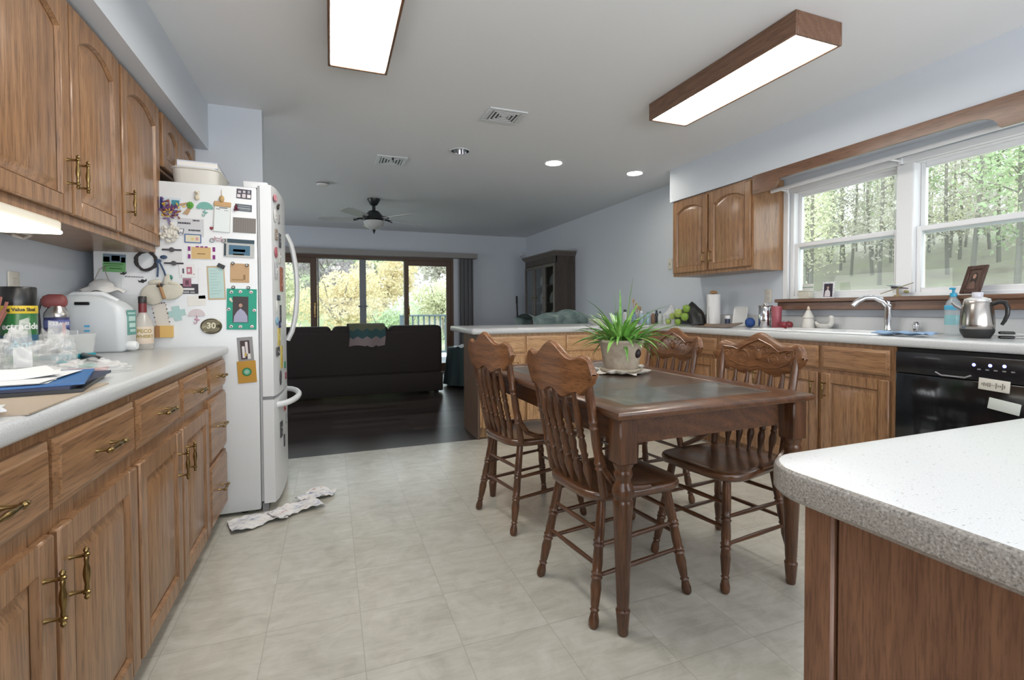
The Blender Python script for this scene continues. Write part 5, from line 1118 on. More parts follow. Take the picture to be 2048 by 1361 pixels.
m.lathe([(0, 0), (.028, 0), (.036, .1), (.034, .1), (.026, .006), (0, .006)], seg=20); m.build('jar', plain((.3, .27, .23), .5), t); m = MB()
for k in range(14): a, b_ = rt.uniform(-.05, .05), rt.uniform(-.04, .04); m.tube([(a*.2, b_*.2, .01), (a*.6, b_*.6, .12), (a, b_, rt.uniform(.18, .25))], [.003, .0035, .005], 6)
m.build('twigs', plain((.26, .10, .08), .8), t)
# clear plastic bag, tub, cutlery
BAGM = milky('clear_plastic_bag', (.74, .74, .73), .30, .22)
def bagsheet(name, label, cx, cy, wx, wy, h, seed, cat, mat=BAGM, rz=0):
    rb = random.Random(seed); ph = [rb.uniform(0, 6.28) for _ in range(8)]
    def fn(u, v):
        a = u*2*PI; q = v; cr = abs(math.sin(4*a+ph[1]+11*v))+abs(math.sin(7*a+ph[2]-9*v+2*math.sin(3*a)))
        r = 1+.10*math.sin(3*a+ph[0])+.10*(cr-1.2); rad = (1-.55*q**2.2)*r if q < 1 else .25
        zz = .002+h*(1-(1-q)**1.6)*(1+.30*math.sin(2*a+ph[3])*q+.16*math.sin(5*a+ph[4])*q) + .02*h/.1*(cr-1.2)*q
        return (wx*rad*math.cos(a), wy*rad*math.sin(a), max(.001, zz))
    t = thing(name, label, cat, (cx, cy, LZ), rz); m = MB(); m.sheet(fn, 88, 22, smooth=False); m.build('film', mat, t); return t
t = bagsheet('plastic_bag', 'crumpled clear plastic bag standing in front of the spray cans', -.885, 1.99, .085, .14, .105, 5, 'bag')
m = MB(); m.box(-.03, .015, -.07, -.067, .012, .075); m.build('paper_inside', PAPER, t)
t = bagsheet('plastic_bag', 'flattened cloudy plastic bag lying in front of the standing bag', -.70, 1.83, .10, .12, .026, 9, 'bag', rz=.3); m = MB()
m.box(-.05, .05, -.06, .02, .006, .010); m.build('pink_slip', plain((.42, .22, .22), .7), t)
t = thing('plastic_tub', 'clear plastic tub with a teal base beside the water jug', 'tub', (-.965, 2.375, LZ), -.45); CLR = milky('clear_plastic', (.8, .82, .8), .35, .15); m = MB()
m.loops([[(x*s, y*s, z) for x, y in rr(-.055, .055, -.075, .075, .02, 5)] for s, z in ((.85, .004), (.9, .02), (1.0, .09), (1.03, .092), (1.03, .096), (.97, .094), (.87, .022), (.82, .012))], smooth=True); m.build('tub', CLR, t)
m = MB(); m.loops([[(x*s, y*s, z) for x, y in rr(-.055, .055, -.075, .075, .02, 5)] for s, z in ((.9, 0), (.97, .003), (.97, .018), (.9, .019))]); m.build('teal_base', plain((.02, .26, .33), .4), t)
m = MB(); m.box(-.03, .03, -.06, -.056, .02, .085); m.box(.0, .04, .0, .003, .02, .11); m.build('cards_inside', PAPER, t); m = MB(); m.box(-.025, -.017, .0, .006, .03, .14, .001); m.build('red_marker', plain((.4, .05, .07), .5), t)
CUT = milky('clear_blue_plastic', (.55, .68, .78), .5, .12)
for i, (dx, dy, a) in enumerate(((0, 0, .1), (.012, .02, .0), (.02, .04, -.12))):
    t = thing('plastic_fork', 'clear plastic fork standing beside the teal-based tub', 'fork', (-.93+dx, 2.21+dy, LZ), 0, 'clear plastic forks on the left worktop'); m = MB().at((0, 0, .0), rx=a); m.box(-.004, .004, -.001, .001, .0, .045, .0005); m.box(-.009, .009, -.001, .001, .045, .056, .0005)
    for k in range(4): m.box(-.009+k*.0053, -.0065+k*.0053, -.001, .001, .056, .082)
    m.build('fork', CUT, t)
def rod(name, label, cat, a, b, r, col, tip=None):
    (x0, y0), (x1, y1) = a, b; t = thing(name, label, cat, ((x0+x1)/2, (y0+y1)/2, LZ+r), math.atan2(y1-y0, x1-x0)); L = math.hypot(x1-x0, y1-y0); m = MB(); m.turned((-L/2, 0, 0), (L/2, 0, 0), [(0, r*.6), (.03, r), (.75, r), (.8, r*.85), (.93, r*.8), (.97, r*.4)], 12); m.build('barrel', plain(col, .35), t)
    if tip: m = MB(); m.turned((L*.46, 0, 0), (L*.54, 0, 0), [(0, r*.7), (.5, r*.75), (1, r*.3)], 10); m.build('tip', plain(tip, .4), t)
    return t
rod('marker_pen', 'thick black marker pen with a silver tip lying in front of the jug', 'pen', LP(162, 716), LP(206, 726), .011, (.012, .012, .014), (.6, .6, .62))
rod('marker_pen', 'short teal marker cap end between the tub and the pen', 'pen', LP(118, 730), LP(140, 733), .008, (.02, .3, .36), (.4, .5, .55))
x, y = LP(112, 726); t = thing('utility_knife', 'small black utility blade on the cloudy plastic bag', 'knife', (x, y, LZ+.036), .6); m = MB(); m.box(-.05, .02, -.008, .008, 0, .010, .003); m.build('grip', BLACK, t); m = MB(); m.box(.02, .055, -.006, .006, .003, .0055); m.build('blade', STEEL, t)
x, y = LP(178, 735); t = thing('tape_roll', 'small teal green roll of tape in front of the marker pens', 'tape', (x, y, LZ), .4); m = MB(); m.lathe([(.016, 0), (.026, 0), (.026, .012), (.016, .012), (.016, 0)], seg=24, cap=False); m.build('roll', plain((.04, .27, .22), .5), t)
# folders and papers
def slab(name, label, cat, cx, cy, z, w, d, h, rz, mat, sag=0, extra=None, group=None):
    t = thing(name, label, cat, (cx, cy, z), rz, group); m = MB(); m.sheet(lambda u, v: (-w/2+w*u, -d/2+d*v, h+sag*math.sin(PI*v)*math.sin(PI*u)+sag*.6*max(0, u-.7)/.3), 10, 10, h, smooth=False); m.build('sheet' if h < .004 else 'cover', mat, t)
    if extra: extra(t)
    return t
bx_, by_ = -.70, 1.42
KRAFT = plain((.36, .29, .22), .8, name='kraft_card')
slab('cardboard_sheet', 'brown cardboard sheet at the bottom of the paper pile', 'cardboard', -.64, 1.30, LZ, .24, .40, .003, .06, KRAFT)
slab('document_folder', 'black document folder, lowest folder of the pile', 'folder', -.675, 1.485, LZ+.0035, .235, .33, .008, .22, plain((.012, .013, .016), .4))
slab('document_folder', 'dark navy document folder in the middle of the pile', 'folder', -.68, 1.49, LZ+.012, .235, .33, .007, .12, plain((.015, .022, .06), .4))
slab('document_folder', 'bright blue document folder under the white papers', 'folder', -.69, 1.485, LZ+.0195, .24, .33, .005, .3, plain((.02, .12, .32), .4))
for i, (dx, dy, r) in enumerate(((0, 0, .22), (-.02, .03, .36), (.01, -.01, .1), (-.04, .05, .5))):
    slab('paper_sheet', ('lowest white sheet on the bright blue folder', 'second white sheet on the paper pile', 'third white sheet on the paper pile', 'topmost white sheet on the paper pile, corner lifted')[i], 'paper', bx_-.02+dx, by_+.05+dy, LZ+.0248+i*.0017, .205, .27, .0006, r, PAPER, .001 if i < 3 else .012)
slab('envelope', 'white envelope at the left edge behind the folders', 'envelope', -.80, 1.70, LZ+.0, .11, .2, .002, .5, plain((.62, .61, .6), .8), .004)
slab('envelope', 'blue-edged envelope sticking out left of the folders', 'envelope', -.72, 1.27, LZ+.0035, .1, .22, .003, .2, plain((.05, .28, .5), .6), .003)
for i in range(3): slab('index_card', ('lowest white card at the left frame edge on the cardboard', 'middle white card at the left frame edge on the cardboard', 'top white card at the left frame edge on the cardboard')[i], 'card', -.605+.006*i, 1.14-.01*i, LZ+.0035+i*.004, .07, .12, .003, .3+.15*i, PAPER)
# ================================================================== RIGHT WORKTOP
RZ = CT+.0004
def RX(px, X): a = onx(px, 650, X); return a[1]
# paper towel
t = thing('paper_towel_holder', 'white paper towel roll on a wooden stand under the oak wall cabinet', 'paper towels', (3.27, RX(1427, 3.27), RZ)); OKP = plain((.36, .2, .09), .5, name='beech')
m = MB(); m.lathe([(0, 0), (.075, 0), (.08, .006), (.078, .014), (0, .016)], seg=28); m.build('stand_base', OKP, t); m = MB(); m.lathe([(.018, .018), (.058, .018), (.058, .285), (.018, .285)], seg=32); m.build('roll', plain((.72, .72, .72), .9, var=.02), t)
m = MB(); m.tube([(0, 0, .012), (0, 0, .3)], .010, 10); m.lathe([(.01, .29), (.03, .295), (.034, .305), (.02, .318), (0, .32)], seg=20); m.build('post', OKP, t); m = MB(); m.tube([(-.07, -.02, .012), (-.07, -.02, .17)], .004, 8); m.build('side_arm', STEEL, t)
t = thing('wooden_board', 'narrow wooden board standing behind the paper towel roll', 'board', (3.402, RX(1412, 3.40)-.055, RZ), .0); m = MB(); m.box(-.012, .012, -.035, .035, 0, .25, .006); m.build('board', OKP, t)
t = thing('place_mat', 'brown folded place mat lying by the paper towel', 'mat', (3.05, RX(1430, 3.05)-.02, RZ), .3); m = MB(); m.sheet(lambda u, v: (-.13+.26*u, -.16+.32*v, .01+.03*(u**2)*(1-v)), 12, 12, .006); m.build('mat', plain((.19, .145, .12), .8), t)
# black bag with green produce
t = thing('black_bag', 'rumpled black bag slumped in the worktop corner', 'bag', (3.27, RX(1385, 3.27)+.01, RZ)); rb = random.Random(8)
def bagf(u, v):
    a = u*2*PI; r = 1+.14*math.sin(3*a+1)+.08*math.sin(8*a+2+4*v); rad = math.cos(PI/2*v**1.6)**.6*r if v < 1 else 0; return (.115*rad*math.cos(a), .15*rad*math.sin(a), .01+.19*v*(1+.15*math.sin(2*a+.5)))
m = MB(); m.sheet(bagf, 48, 12, smooth=True); m.build('bag', plain((.018, .02, .02), .45, name='black_film'), t)
PR = plain((.2, .33, .04), .4, name='green_skin', var=.2); PR2 = plain((.33, .42, .10), .45, name='pale_green_skin', var=.15)
for i, (dx, dy, dz, r) in enumerate(((-.175, -.01, .115, .042), (-.175, -.095, .082, .038), (-.175, .075, .085, .032), (-.19, -.02, .034, .03), (-.175, .135, .032, .028), (-.16, -.10, .158, .036))):
    t = thing('green_pepper', 'pale green pepper in front of the black bag, ' + ('largest and highest', 'right of the largest', 'left of the largest', 'lowest in the middle', 'far left by the white bag', 'topmost on the right')[i], 'pepper', (3.27+dx, RX(1385, 3.27)+dy, RZ+dz)); m = MB(); m.lathe([(0, -r), (r*.5, -r*.95), (r*.9, -r*.5), (r, 0), (r*.92, .6*r), (r*.5, .9*r), (r*.15, .8*r), (0, .78*r)], seg=20)
    for k, p in enumerate(m.v): a = math.atan2(p[1], p[0]); q = 1+.09*math.cos(4*a); m.v[k] = (p[0]*q, p[1]*q, p[2])
    m.build('flesh', PR if i % 2 else PR2, t); m = MB(); m.tube([(0, 0, r*.78), (.003, .002, r*1.05)], .004, 6); m.build('stem', plain((.06, .14, .03), .6), t)
def bottle(name, label, cat, loc, prof, mat, capprof=None, capmat=None, seg=24, capname='cap'):
    t = thing(name, label, cat, loc); m = MB(); m.lathe(prof, seg=seg); m.build('body', mat, t)
    if capprof: m = MB(); m.lathe(capprof, seg=seg); m.build(capname, capmat, t)
    return t
bottle('pill_bottle', 'small navy bottle with a white cap beside the paper towel', 'bottle', (3.2, RX(1455, 3.2), RZ), [(0, 0), (.021, 0), (.022, .004), (.022, .065), (.018, .07), (0, .07)], plain((.008, .014, .05), .35), [(.021, .068), (.022, .07), (.022, .094), (.02, .096), (0, .096)], plain(W_, .4))
t = thing('serving_tray', 'white square tray standing upright behind the blue ball', 'tray', (3.36, RX(1479, 3.36), RZ), -PI/2); m = MB().at(rx=-.14); m.loops([[(x, y, z+.085) for x, z in rr(-.075+i, .075-i, -.085+i, .085-i, .02, 5)] for i, y in ((.004, .0), (0, -.004), (0, -.012), (.006, -.014), (.012, -.008))], smooth=False); m.build('tray', plain((.68, .68, .66), .4), t)
t = thing('scrubber', 'dark blue round scrubber in front of the white tray', 'scrubber', (3.2, RX(1500, 3.2), RZ+.0415)); m = MB(); m.ball((0, 0, 0), (.038, .038, .041), 24, 16)
for k, p in enumerate(m.v): q = 1+.05*math.sin(p[0]*300)*math.sin(p[2]*280); m.v[k] = (p[0]*q, p[1]*q, p[2])
m.build('scrubber', plain((.015, .06, .23), .7, var=.25), t)
bottle('steel_canister', 'brushed steel canister left of the dusty pink tumbler', 'canister', (3.26, RX(1531, 3.26), RZ), [(0, 0), (.05, 0), (.052, .004), (.052, .165), (.048, .17), (0, .17)], CHROME, [(.05, .168), (.053, .172), (.053, .18), (.02, .184), (.012, .2), (0, .202)], STEEL, 28, 'lid')
bottle('pink_tumbler', 'dusty pink metal tumbler beside the steel canister', 'tumbler', (3.22, RX(1553, 3.22), RZ), [(0, 0), (.03, 0), (.032, .004), (.037, .17), (.035, .174), (.033, .172), (.028, .01), (0, .01)], plain((.30, .07, .09), .35, name='pink_lacquer'))
for i, (px, X, dz) in enumerate(((1567, 3.18, 0), (1577, 3.25, 0))):
    t = thing('red_apple', ('dark red apple next to the pink tumbler', 'dark red apple half behind the first one')[i], 'apple', (X, RX(px, X), RZ)); m = MB(); m.lathe([(0, .004), (.014, 0), (.026, .012), (.032, .032), (.028, .048), (.014, .056), (.004, .05), (0, .049)], seg=20); m.build('flesh', plain((.20, .02, .03), .35), t); m = MB(); m.tube([(0, 0, .049), (.003, 0, .064)], .0015, 6); m.build('stem', plain((.08, .05, .03), .7), t)
FIG = plain((.66, .65, .61), .4, name='glazed_bisque')
t = thing('lady_figurine', 'cream bell-skirted figurine on the worktop below the sill', 'figurine', (3.362, RX(1617, 3.362), RZ)); m = MB(); m.lathe([(0, 0), (.045, 0), (.05, .006), (.047, .03), (.038, .065), (.034, .08), (.04, .086), (.034, .1), (.022, .125), (.014, .14), (0, .142)], seg=28); m.build('dress', FIG, t)
m = MB(); m.ball((0, 0, .152), (.0125, .0125, .015), 14, 9); m.lathe([(.012, .155), (.009, .166), (.003, .174), (0, .176)], seg=14); m.build('head', plain((.62, .52, .42), .5), t)
t = thing('bird_dish', 'cream bird-shaped dish right of the figurine', 'dish', (3.358, RX(1648, 3.358), RZ)); m = MB(); m.lathe([(0, 0), (.03, 0), (.05, .02), (.054, .042), (.05, .042), (.046, .02), (0, .01)], seg=24); m.build('bowl', FIG, t); m = MB(); m.tube([(0, -.045, .03), (0, -.06, .06), (0, -.056, .082)], [.018, .016, .018], 12); m.ball((0, -.054, .088), (.018, .02, .017), 12, 8); m.tube([(0, .045, .03), (0, .066, .055)], [.016, .006], 10); m.build('bird_head_and_tail', FIG, t)
# tap, sprayer, cloth, soap, coffee pot
t = thing('kitchen_tap', 'chrome high-arc kitchen tap with a single top lever', 'tap', (3.355, RX(1776, 3.355), RZ)); m = MB()
m.lathe([(0, 0), (.032, 0), (.03, .008), (.022, .014), (.0185, .05), (.0215, .075), (.0215, .16), (.024, .185), (.02, .205), (0, .212)], seg=24); m.build('base', CHROME, t)
m = MB(); ax, ay = -.79, .61; arcp = [(0, .165), (.03, .20), (.08, .225), (.13, .222), (.17, .2), (.195, .172)]; m.tube([(ax*d, ay*d, z) for d, z in arcp], [.019, .018, .0165, .016, .016, .0165], 14); m.build('spout', CHROME, t)
m = MB(); m.tube([(0, 0, .2), (-.03, .02, .222), (-.09, .06, .238)], [.012, .008, .005], 10); m.build('lever', CHROME, t); m = MB(); m.ball((-.012, -.018, .175), (.012, .012, .013), 12, 8); m.build('indicator_cap', CHROME, t)
t = thing('side_sprayer', 'short chrome side sprayer right of the tap', 'sprayer', (3.38, RX(1832, 3.38), RZ)); m = MB(); m.lathe([(0, 0), (.022, 0), (.02, .006), (.013, .012), (.014, .02), (.018, .045), (.017, .06), (.01, .07), (0, .071)], seg=20); m.build('sprayer_body', CHROME, t); m = MB(); m.box(-.045, -.005, -.01, .01, .055, .068, .004); m.build('spray_head', plain((.6, .6, .6), .3), t)
t = thing('dishcloth', 'folded pale blue dishcloth hanging over the near edge of the sink', 'cloth', (2.955, RX(1800, 2.955), RZ+.013)); m = MB(); m.sheet(lambda u, v: (-.035+.13*u, -.13+.26*v, .006+.006*math.sin(u*9+v*4)+.004*math.sin(v*15)), 14, 18, .005); m.build('cloth', plain((.26, .38, .55), .9, name='terry', var=.12), t)
CLEAR = milky('clear_bottle', (.72, .80, .82), .3, .06)
t = bottle('soap_bottle', 'tall clear soap bottle with a blue pump', 'soap bottle', (3.30, RX(1906, 3.30), RZ), [(0, 0), (.036, 0), (.038, .004), (.038, .155), (.03, .19), (.014, .213), (.013, .225), (0, .225)], CLEAR)
BLUEP = plain((.03, .33, .52), .4); m = MB(); m.lathe([(.0142, .218), (.016, .22), (.016, .238), (.007, .242), (.006, .262), (0, .262)], seg=16); m.box(-.03, .01, -.007, .007, .258, .27, .003); m.build('pump', BLUEP, t)
m = MB(); m.lathe([(.0384, .145), (.0388, .146), (.0388, .168), (.037, .170)], seg=24); m.build('blue_label', plain((.08, .42, .65), .5), t); m = MB(); m.lathe([(0, .06), (.0374, .06), (.0374, .115), (0, .115)], seg=24); m.build('blue_soap', plain((.1, .5, .55), .2, name='soap_liquid'), t)
t = thing('coffee_percolator', 'stainless steel coffee percolator with black base and curved black handle', 'percolator', (3.12, RX(1955, 3.12)+.002, RZ)); m = MB(); m.lathe([(.064, .042), (.068, .05), (.069, .07), (.066, .12), (.058, .175), (.053, .19), (.05, .195), (0, .195)], seg=36); m.build('pot', plain((.42, .39, .36), .22, 1, name='worn_steel', var=.15), t)
m = MB(); m.lathe([(0, 0), (.05, 0), (.054, .006), (.066, .03), (.068, .046), (.066, .048), (0, .048)], seg=36); m.build('base', plain((.02, .02, .02), .4), t); m = MB(); m.lathe([(.053, .188), (.054, .192), (.05, .202), (.03, .21), (.022, .212), (0, .212)], seg=30); m.build('lid', plain((.66, .65, .63), .25, .6), t)
m = MB(); m.lathe([(.02, .208), (.022, .212), (.022, .232), (.019, .236), (0, .237)], seg=16); m.build('glass_knob', plain((.58, .58, .64), .2), t)
m = MB(); hd = [(.045, .168), (.075, .186), (.098, .182), (.108, .155), (.107, .12), (.098, .09), (.088, .07)]; m.tube([(d*.25, -d, z) for d, z in hd], [.010, .011, .011, .010, .009, .008, .007], 10); m.build('handle', BLACK, t)
m = MB(); m.tube([(-.02, .055, .15), (-.03, .078, .168), (-.036, .09, .185)], [.014, .011, .007], 10); m.build('spout', STEEL, t)
t = thing('tongs', 'black-handled tongs lying at the right frame edge of the worktop', 'tongs', (3.2, RX(2030, 3.2), RZ), -.9); m = MB(); m.box(-.06, 0, -.012, .012, 0, .014, .005); m.box(-.06, 0, -.012, .012, .022, .036, .005); m.build('grips', BLACK, t); m = MB(); m.box(0, .16, -.007, .007, .006, .009, .001); m.box(0, .16, -.007, .007, .022, .025, .001); m.box(.15, .16, -.007, .007, .006, .025, .001); m.build('arms', STEEL, t)
# on the sill
SZ = 1.1695
def SYp(px, X): return onx(px, 590, X)[1]
t = thing('framed_photo', 'small white pearl-edged photo frame on the window sill', 'picture frame', (3.40, SYp(1657, 3.40), SZ), -PI/2+.12); w, h = .075, .115
m = MB().at((0, 0, h/2), rx=-.1); m.box(-w/2, w/2, -.004, .006, -h/2, h/2, .001); m.build('backing', plain((.6, .6, .62), .5), t); m = MB().at((0, 0, h/2), rx=-.1)
for i in range(9): 
    for s in (-1, 1): m.ball((s*w/2, -.003, -h/2+h*i/8), .0052, 8, 6)
for i in range(1, 6):
    for s in (-1, 1): m.ball((-w/2+w*i/6, -.003, s*h/2), .0052, 8, 6)
m.build('pearl_border', plain((.7, .7, .74), .25), t); m = MB().at((0, 0, h/2), rx=-.1); m.box(-w*.4, w*.4, -.0052, -.0038, -h*.42, h*.42); ph = m.build('photo', plain((.03, .02, .035), .4), t)
m = MB().at((0, 0, h/2), rx=-.1); m.prism([(-.024, -.046), (.016, -.046), (.014, -.01), (-.002, .008), (-.02, -.006)], -.0062, -.005, 'xz'); m.build('white_dress', plain((.6, .57, .6), .6), ph); m = MB().at((0, 0, h/2), rx=-.1); m.ball((-.002, -.0055, .018), (.008, .0014, .0105), 12, 8); m.build('face', plain((.38, .26, .23), .6), ph); m = MB().at((0, 0, h/2), rx=-.1); m.ball((-.002, -.0050, .021), (.0105, .0010, .0125), 12, 8); m.build('dark_hair', plain((.04, .02, .02), .6), ph)
t = thing('framed_photo', 'dark wooden photo frame with a long-haired portrait, leaning behind the percolator', 'picture frame', (3.40, SYp(1948, 3.40), SZ), -PI/2-.42); w, h = .125, .165
m = MB().at((0, 0, h/2+.003), rx=-.30, ry=.0); b_ = .026; FRM = plain((.065, .03, .022), .35, name='mahogany')
for q in ((-w/2, -w/2+b_, -h/2, h/2), (w/2-b_, w/2, -h/2, h/2), (-w/2+b_, w/2-b_, -h/2, -h/2+b_), (-w/2+b_, w/2-b_, h/2-b_, h/2)): m.box(q[0], q[1], -.008, .006, q[2], q[3], .003)
m.build('frame', FRM, t); m = MB().at((0, 0, h/2+.003), rx=-.30); m.box(-w/2+b_-.002, w/2-b_+.002, -.002, .004, -h/2+b_-.002, h/2-b_+.002); ph = m.build('photo', plain((.10, .06, .045), .4), t)
m = MB().at((0, 0, h/2+.003), rx=-.30); m.ball((0, -.0022, .0), (.021, .0012, .042), 14, 10); m.build('long_hair', plain((.025, .014, .012), .5), ph); m = MB().at((0, 0, h/2+.003), rx=-.30); m.ball((0, -.0032, .018), (.0105, .0014, .0145), 12, 8); m.build('face', plain((.4, .24, .18), .6), ph); m = MB().at((0, 0, h/2+.003), rx=-.30); m.prism([(-.026, -.055), (.026, -.055), (.016, -.02), (0, -.008), (-.016, -.02)], -.0042, -.0028, 'xz'); m.build('brown_top', plain((.16, .09, .07), .6), ph)
t = thing('candle_box', 'pale cream candle box on the left end of the window sill', 'box', (3.41, SYp(1612, 3.41), SZ), .1); m = MB(); m.box(-.03, .03, -.042, .042, 0, .055, .003); m.build('box', plain((.55, .53, .44), .6), t); m = MB(); m.box(-.032, .032, -.044, .044, .055, .066, .003); m.build('lid', plain((.62, .61, .55), .6), t)
t = thing('note_card', 'white card standing behind the cream candle box', 'card', (3.455, SYp(1615, 3.45), SZ), -PI/2); m = MB(); m.box(-.045, .045, -.002, .002, 0, .115); m.build('card', plain((.66, .67, .64), .6), t); m = MB(); m.box(-.045, .045, -.003, -.0019, .085, .092); m.build('green_line', plain((.2, .3, .24), .6), t)
t = thing('dragonfly_ornament', 'grey dragonfly ornament on the sill beside the tap lever', 'ornament', (3.40, SYp(1795, 3.40), SZ)); m = MB(); m.lathe([(0, 0), (.025, 0), (.02, .008), (.006, .014), (.005, .05), (0, .05)], seg=16); m.build('foot', plain((.3, .22, .12), .5), t); m = MB(); m.tube([(0, -.06, .05), (0, 0, .058), (0, .035, .06)], [.003, .006, .008], 8); m.build('body', plain((.10, .07, .09), .5), t)
m = MB()
for s in (-1, 1):
    for k in (0, .02): m.at((0, k, .062), rz=s*.3, ry=s*-.2); m.box(0, s*.05, -.008, .008, 0, .002, .0005) if s > 0 else m.box(-.05, 0, -.008, .008, 0, .002, .0005)
m.at(); m.build('wings', plain((.32, .42, .45), .3), t); m = MB(); m.tube([(-.02, .09, .02), (0, -.09, .085)], .0025, 6); m.ball((0, -.05, .03), (.012, .016, .01), 8, 6); m.build('leaf_stem', plain((.25, .24, .1), .6), t)
# curtain rod across the window
t = thing('curtain_rod', 'white round curtain rod hung across the top of the kitchen window', 'curtain rod', (3.28, 0, 2.035)); m = MB(); m.tube([(0, 1.1, .012), (0, 2.86, -.012)], .015, 14); m.build('rod', VINYL, t)
for y in (1.12, 2.02, 2.84): m = MB(); m.tube([(0, y, 0), (.16, y, .0)], .006, 8); m.box(.135, .165, y-.012, y+.012, -.02, .02, .003); m.build('bracket', VINYL, t)
# ---- things on the peninsula
def PX_(px, Y): return ony(px, 645, Y)[0]
PZ = RZ
t = thing('white_bowl', 'low cream bowl on the peninsula left of the plant', 'bowl', (PX_(1195, 4.15), 4.15, PZ)); m = MB(); m.lathe([(0, 0), (.05, 0), (.07, .02), (.095, .055), (.092, .056), (.066, .024), (0, .01)], seg=30); m.build('bowl', plain((.62, .60, .55), .4), t)
specs = [(1232, 4.2, .028, .12, (.18, .26, .28), 'teal grey bottle behind the plant leaves', None), (1250, 4.25, .03, .15, (.42, .44, .44), 'pale glass jar with dark lid behind the plant', (.05, .05, .05)), (1268, 4.15, .026, .13, (.16, .24, .30), 'slate blue bottle right of the plant', None), (1283, 4.22, .03, .135, (.32, .42, .48), 'light blue bottle with white cap on the peninsula', (.7, .7, .7)), (1296, 4.15, .024, .125, (.30, .42, .50), 'second light blue bottle beside the brown one', (.2, .3, .36)), (1306, 4.18, .022, .13, (.22, .13, .08), 'brown amber bottle in the row on the peninsula', (.66, .66, .66)), (1313, 4.24, .02, .14, (.04, .05, .06), 'black slim bottle in the row on the peninsula', None), (1320, 4.14, .024, .13, (.55, .58, .56), 'milky bottle nearest the white plastic bag', (.1, .14, .14))]
for px, Y, r, h, col, lab, cap in specs:
    bottle('bottle', lab, 'bottle', (PX_(px, Y), Y, PZ), [(0, 0), (r*.92, 0), (r, .004), (r, h*.62), (r*.8, h*.74), (r*.45, h*.84), (r*.42, h*.9), (0, h*.9)], plain(col, .25), [(r*.44, h*.84), (r*.52, h*.86), (r*.5, h), (0, h*1.01)], plain(cap or tuple(c*.5 for c in col), .4), 18)
t = thing('utensil_crock', 'small crock with wooden utensils behind the plant leaves', 'crock', (PX_(1272, 4.4), 4.4, PZ)); m = MB(); m.lathe([(0, 0), (.045, 0), (.05, .02), (.05, .12), (.046, .122), (.042, .01), (0, .008)], seg=24); m.build('crock', plain((.5, .5, .48), .4), t)
for k, (a, b_, h_) in enumerate(((-.02, .0, .27), (.015, .02, .23), (.0, -.02, .2), (.03, 0, .19))): m = MB(); m.tube([(a*.3, b_*.3, .012), (a*1.6, b_*1.6, h_-.05)], .004, 7); m.at((a*1.7, b_*1.7, h_-.03)); m.ball((0, 0, 0), (.016, .005, .026), 10, 7); m.build('wooden_spoon', plain((.42, .28, .15), .6), t)
t = thing('plastic_bag', 'white translucent plastic bag of groceries at the end of the bottle row', 'bag', (PX_(1343, 4.1), 4.1, PZ)); WB = milky('white_carrier', (.78, .8, .82), .75, .4)
def wbag(u, v):
    a = u*2*PI; r = 1+.08*math.sin(3*a)+.07*math.sin(9*a+4*v); rad = (1 if v < .6 else 1-.8*((v-.6)/.4)**.8)*r; return (.085*rad*math.cos(a), .07*rad*math.sin(a), .16*v*(1+.4*max(0, v-.6)*(1+.5*math.sin(2*a))))
m = MB(); m.sheet(wbag, 44, 12, smooth=True); m.build('bag', WB, t); m = MB(); m.box(-.05, .05, -.04, .04, .004, .09, .008); m.build('contents', plain((.45, .5, .58), .6), t)
# ================================================================== LIVING ROOM
SOFA = plain((.021, .0145, .0135), .8, name='dark_brown_microfibre', var=.2)
so = thing('sofa', 'dark brown three-seat sofa with its back to the kitchen', 'sofa', (.345, 6.26, 0))
m = MB(); m.box(-1.02, 1.02, .02, .86, .06, .40, .03, seg=2); m.build('base_frame', SOFA, so)
m = MB(); m.box(-1.035, 1.035, 0, .17, .03, .27, .012, seg=2); m.box(-1.03, 1.03, .008, .2, .262, .845, .05, seg=4); m.build('back_frame', SOFA, so)
for k in range(3): m = MB(); x0 = -1.03+k*.69; m.box(x0+.006, x0+.684, .025, .30, .50, .893, .06, seg=4); m.build('back_cushion', SOFA, so)
for k in range(3): m = MB(); x0 = -.82+k*.547; m.box(x0+.004, x0+.543, .26, .88, .38, .52, .045, seg=3); m.build('seat_cushion', SOFA, so)
for s in (-1, 1): m = MB(); a = s*.93; m.box(a-.11, a+.11, .1, .9, .06, .64, .05, seg=3); m.build('armrest', SOFA, so)
for sx in (-.95, .95):
    for y in (.06, .8): m = MB(); m.box(sx-.03, sx+.03, y-.03, y+.03, 0, .062); m.build('foot', BLACK, so)
AF = NT('chevron_afghan'); tc = AF.n('ShaderNodeTexCoord'); sp = AF.n('ShaderNodeSeparateXYZ'); AF.l(tc.outputs['Object'], sp.inputs[0])
zz = AF.math('ADD', sp.outputs[2], AF.math('MULTIPLY', AF.math('PINGPONG', sp.outputs[0], .055), .62))
AF.setc(AF.ramp(AF.math('DIVIDE', AF.math('ADD', zz, -.60), .36), [(0, (.03, .035, .035)), (.155, (.24, .19, .19)), (.47, (.035, .085, .09)), (.74, (.12, .125, .085))], 'CONSTANT')).p(Roughness=.95); AF.bump(AF.noise(tc.outputs['Object'], 190, 2), .5, .004)
def afg(u, v):
    x = -.216+.432*u; L = v*.62
    if L < .27: y, z = -.012+.018*math.sin(u*9)*(1-v), .645+L+.012*math.sin(u*7)
    elif L < .42: t_ = (L-.27)/.15; y, z = -.012+.34*t_, .908+.02*math.sin(PI*t_)
    else: y, z = .33+.004*math.sin(u*8), .905-(L-.42)
    return (x+.012*math.sin(v*7), y, z)
t = thing('afghan_blanket', 'green and mauve zigzag crocheted blanket over the sofa back', 'blanket', (.418, 6.258, 0)); m = MB(); m.sheet(afg, 36, 44, .0); m.build('blanket', AF.m, t)
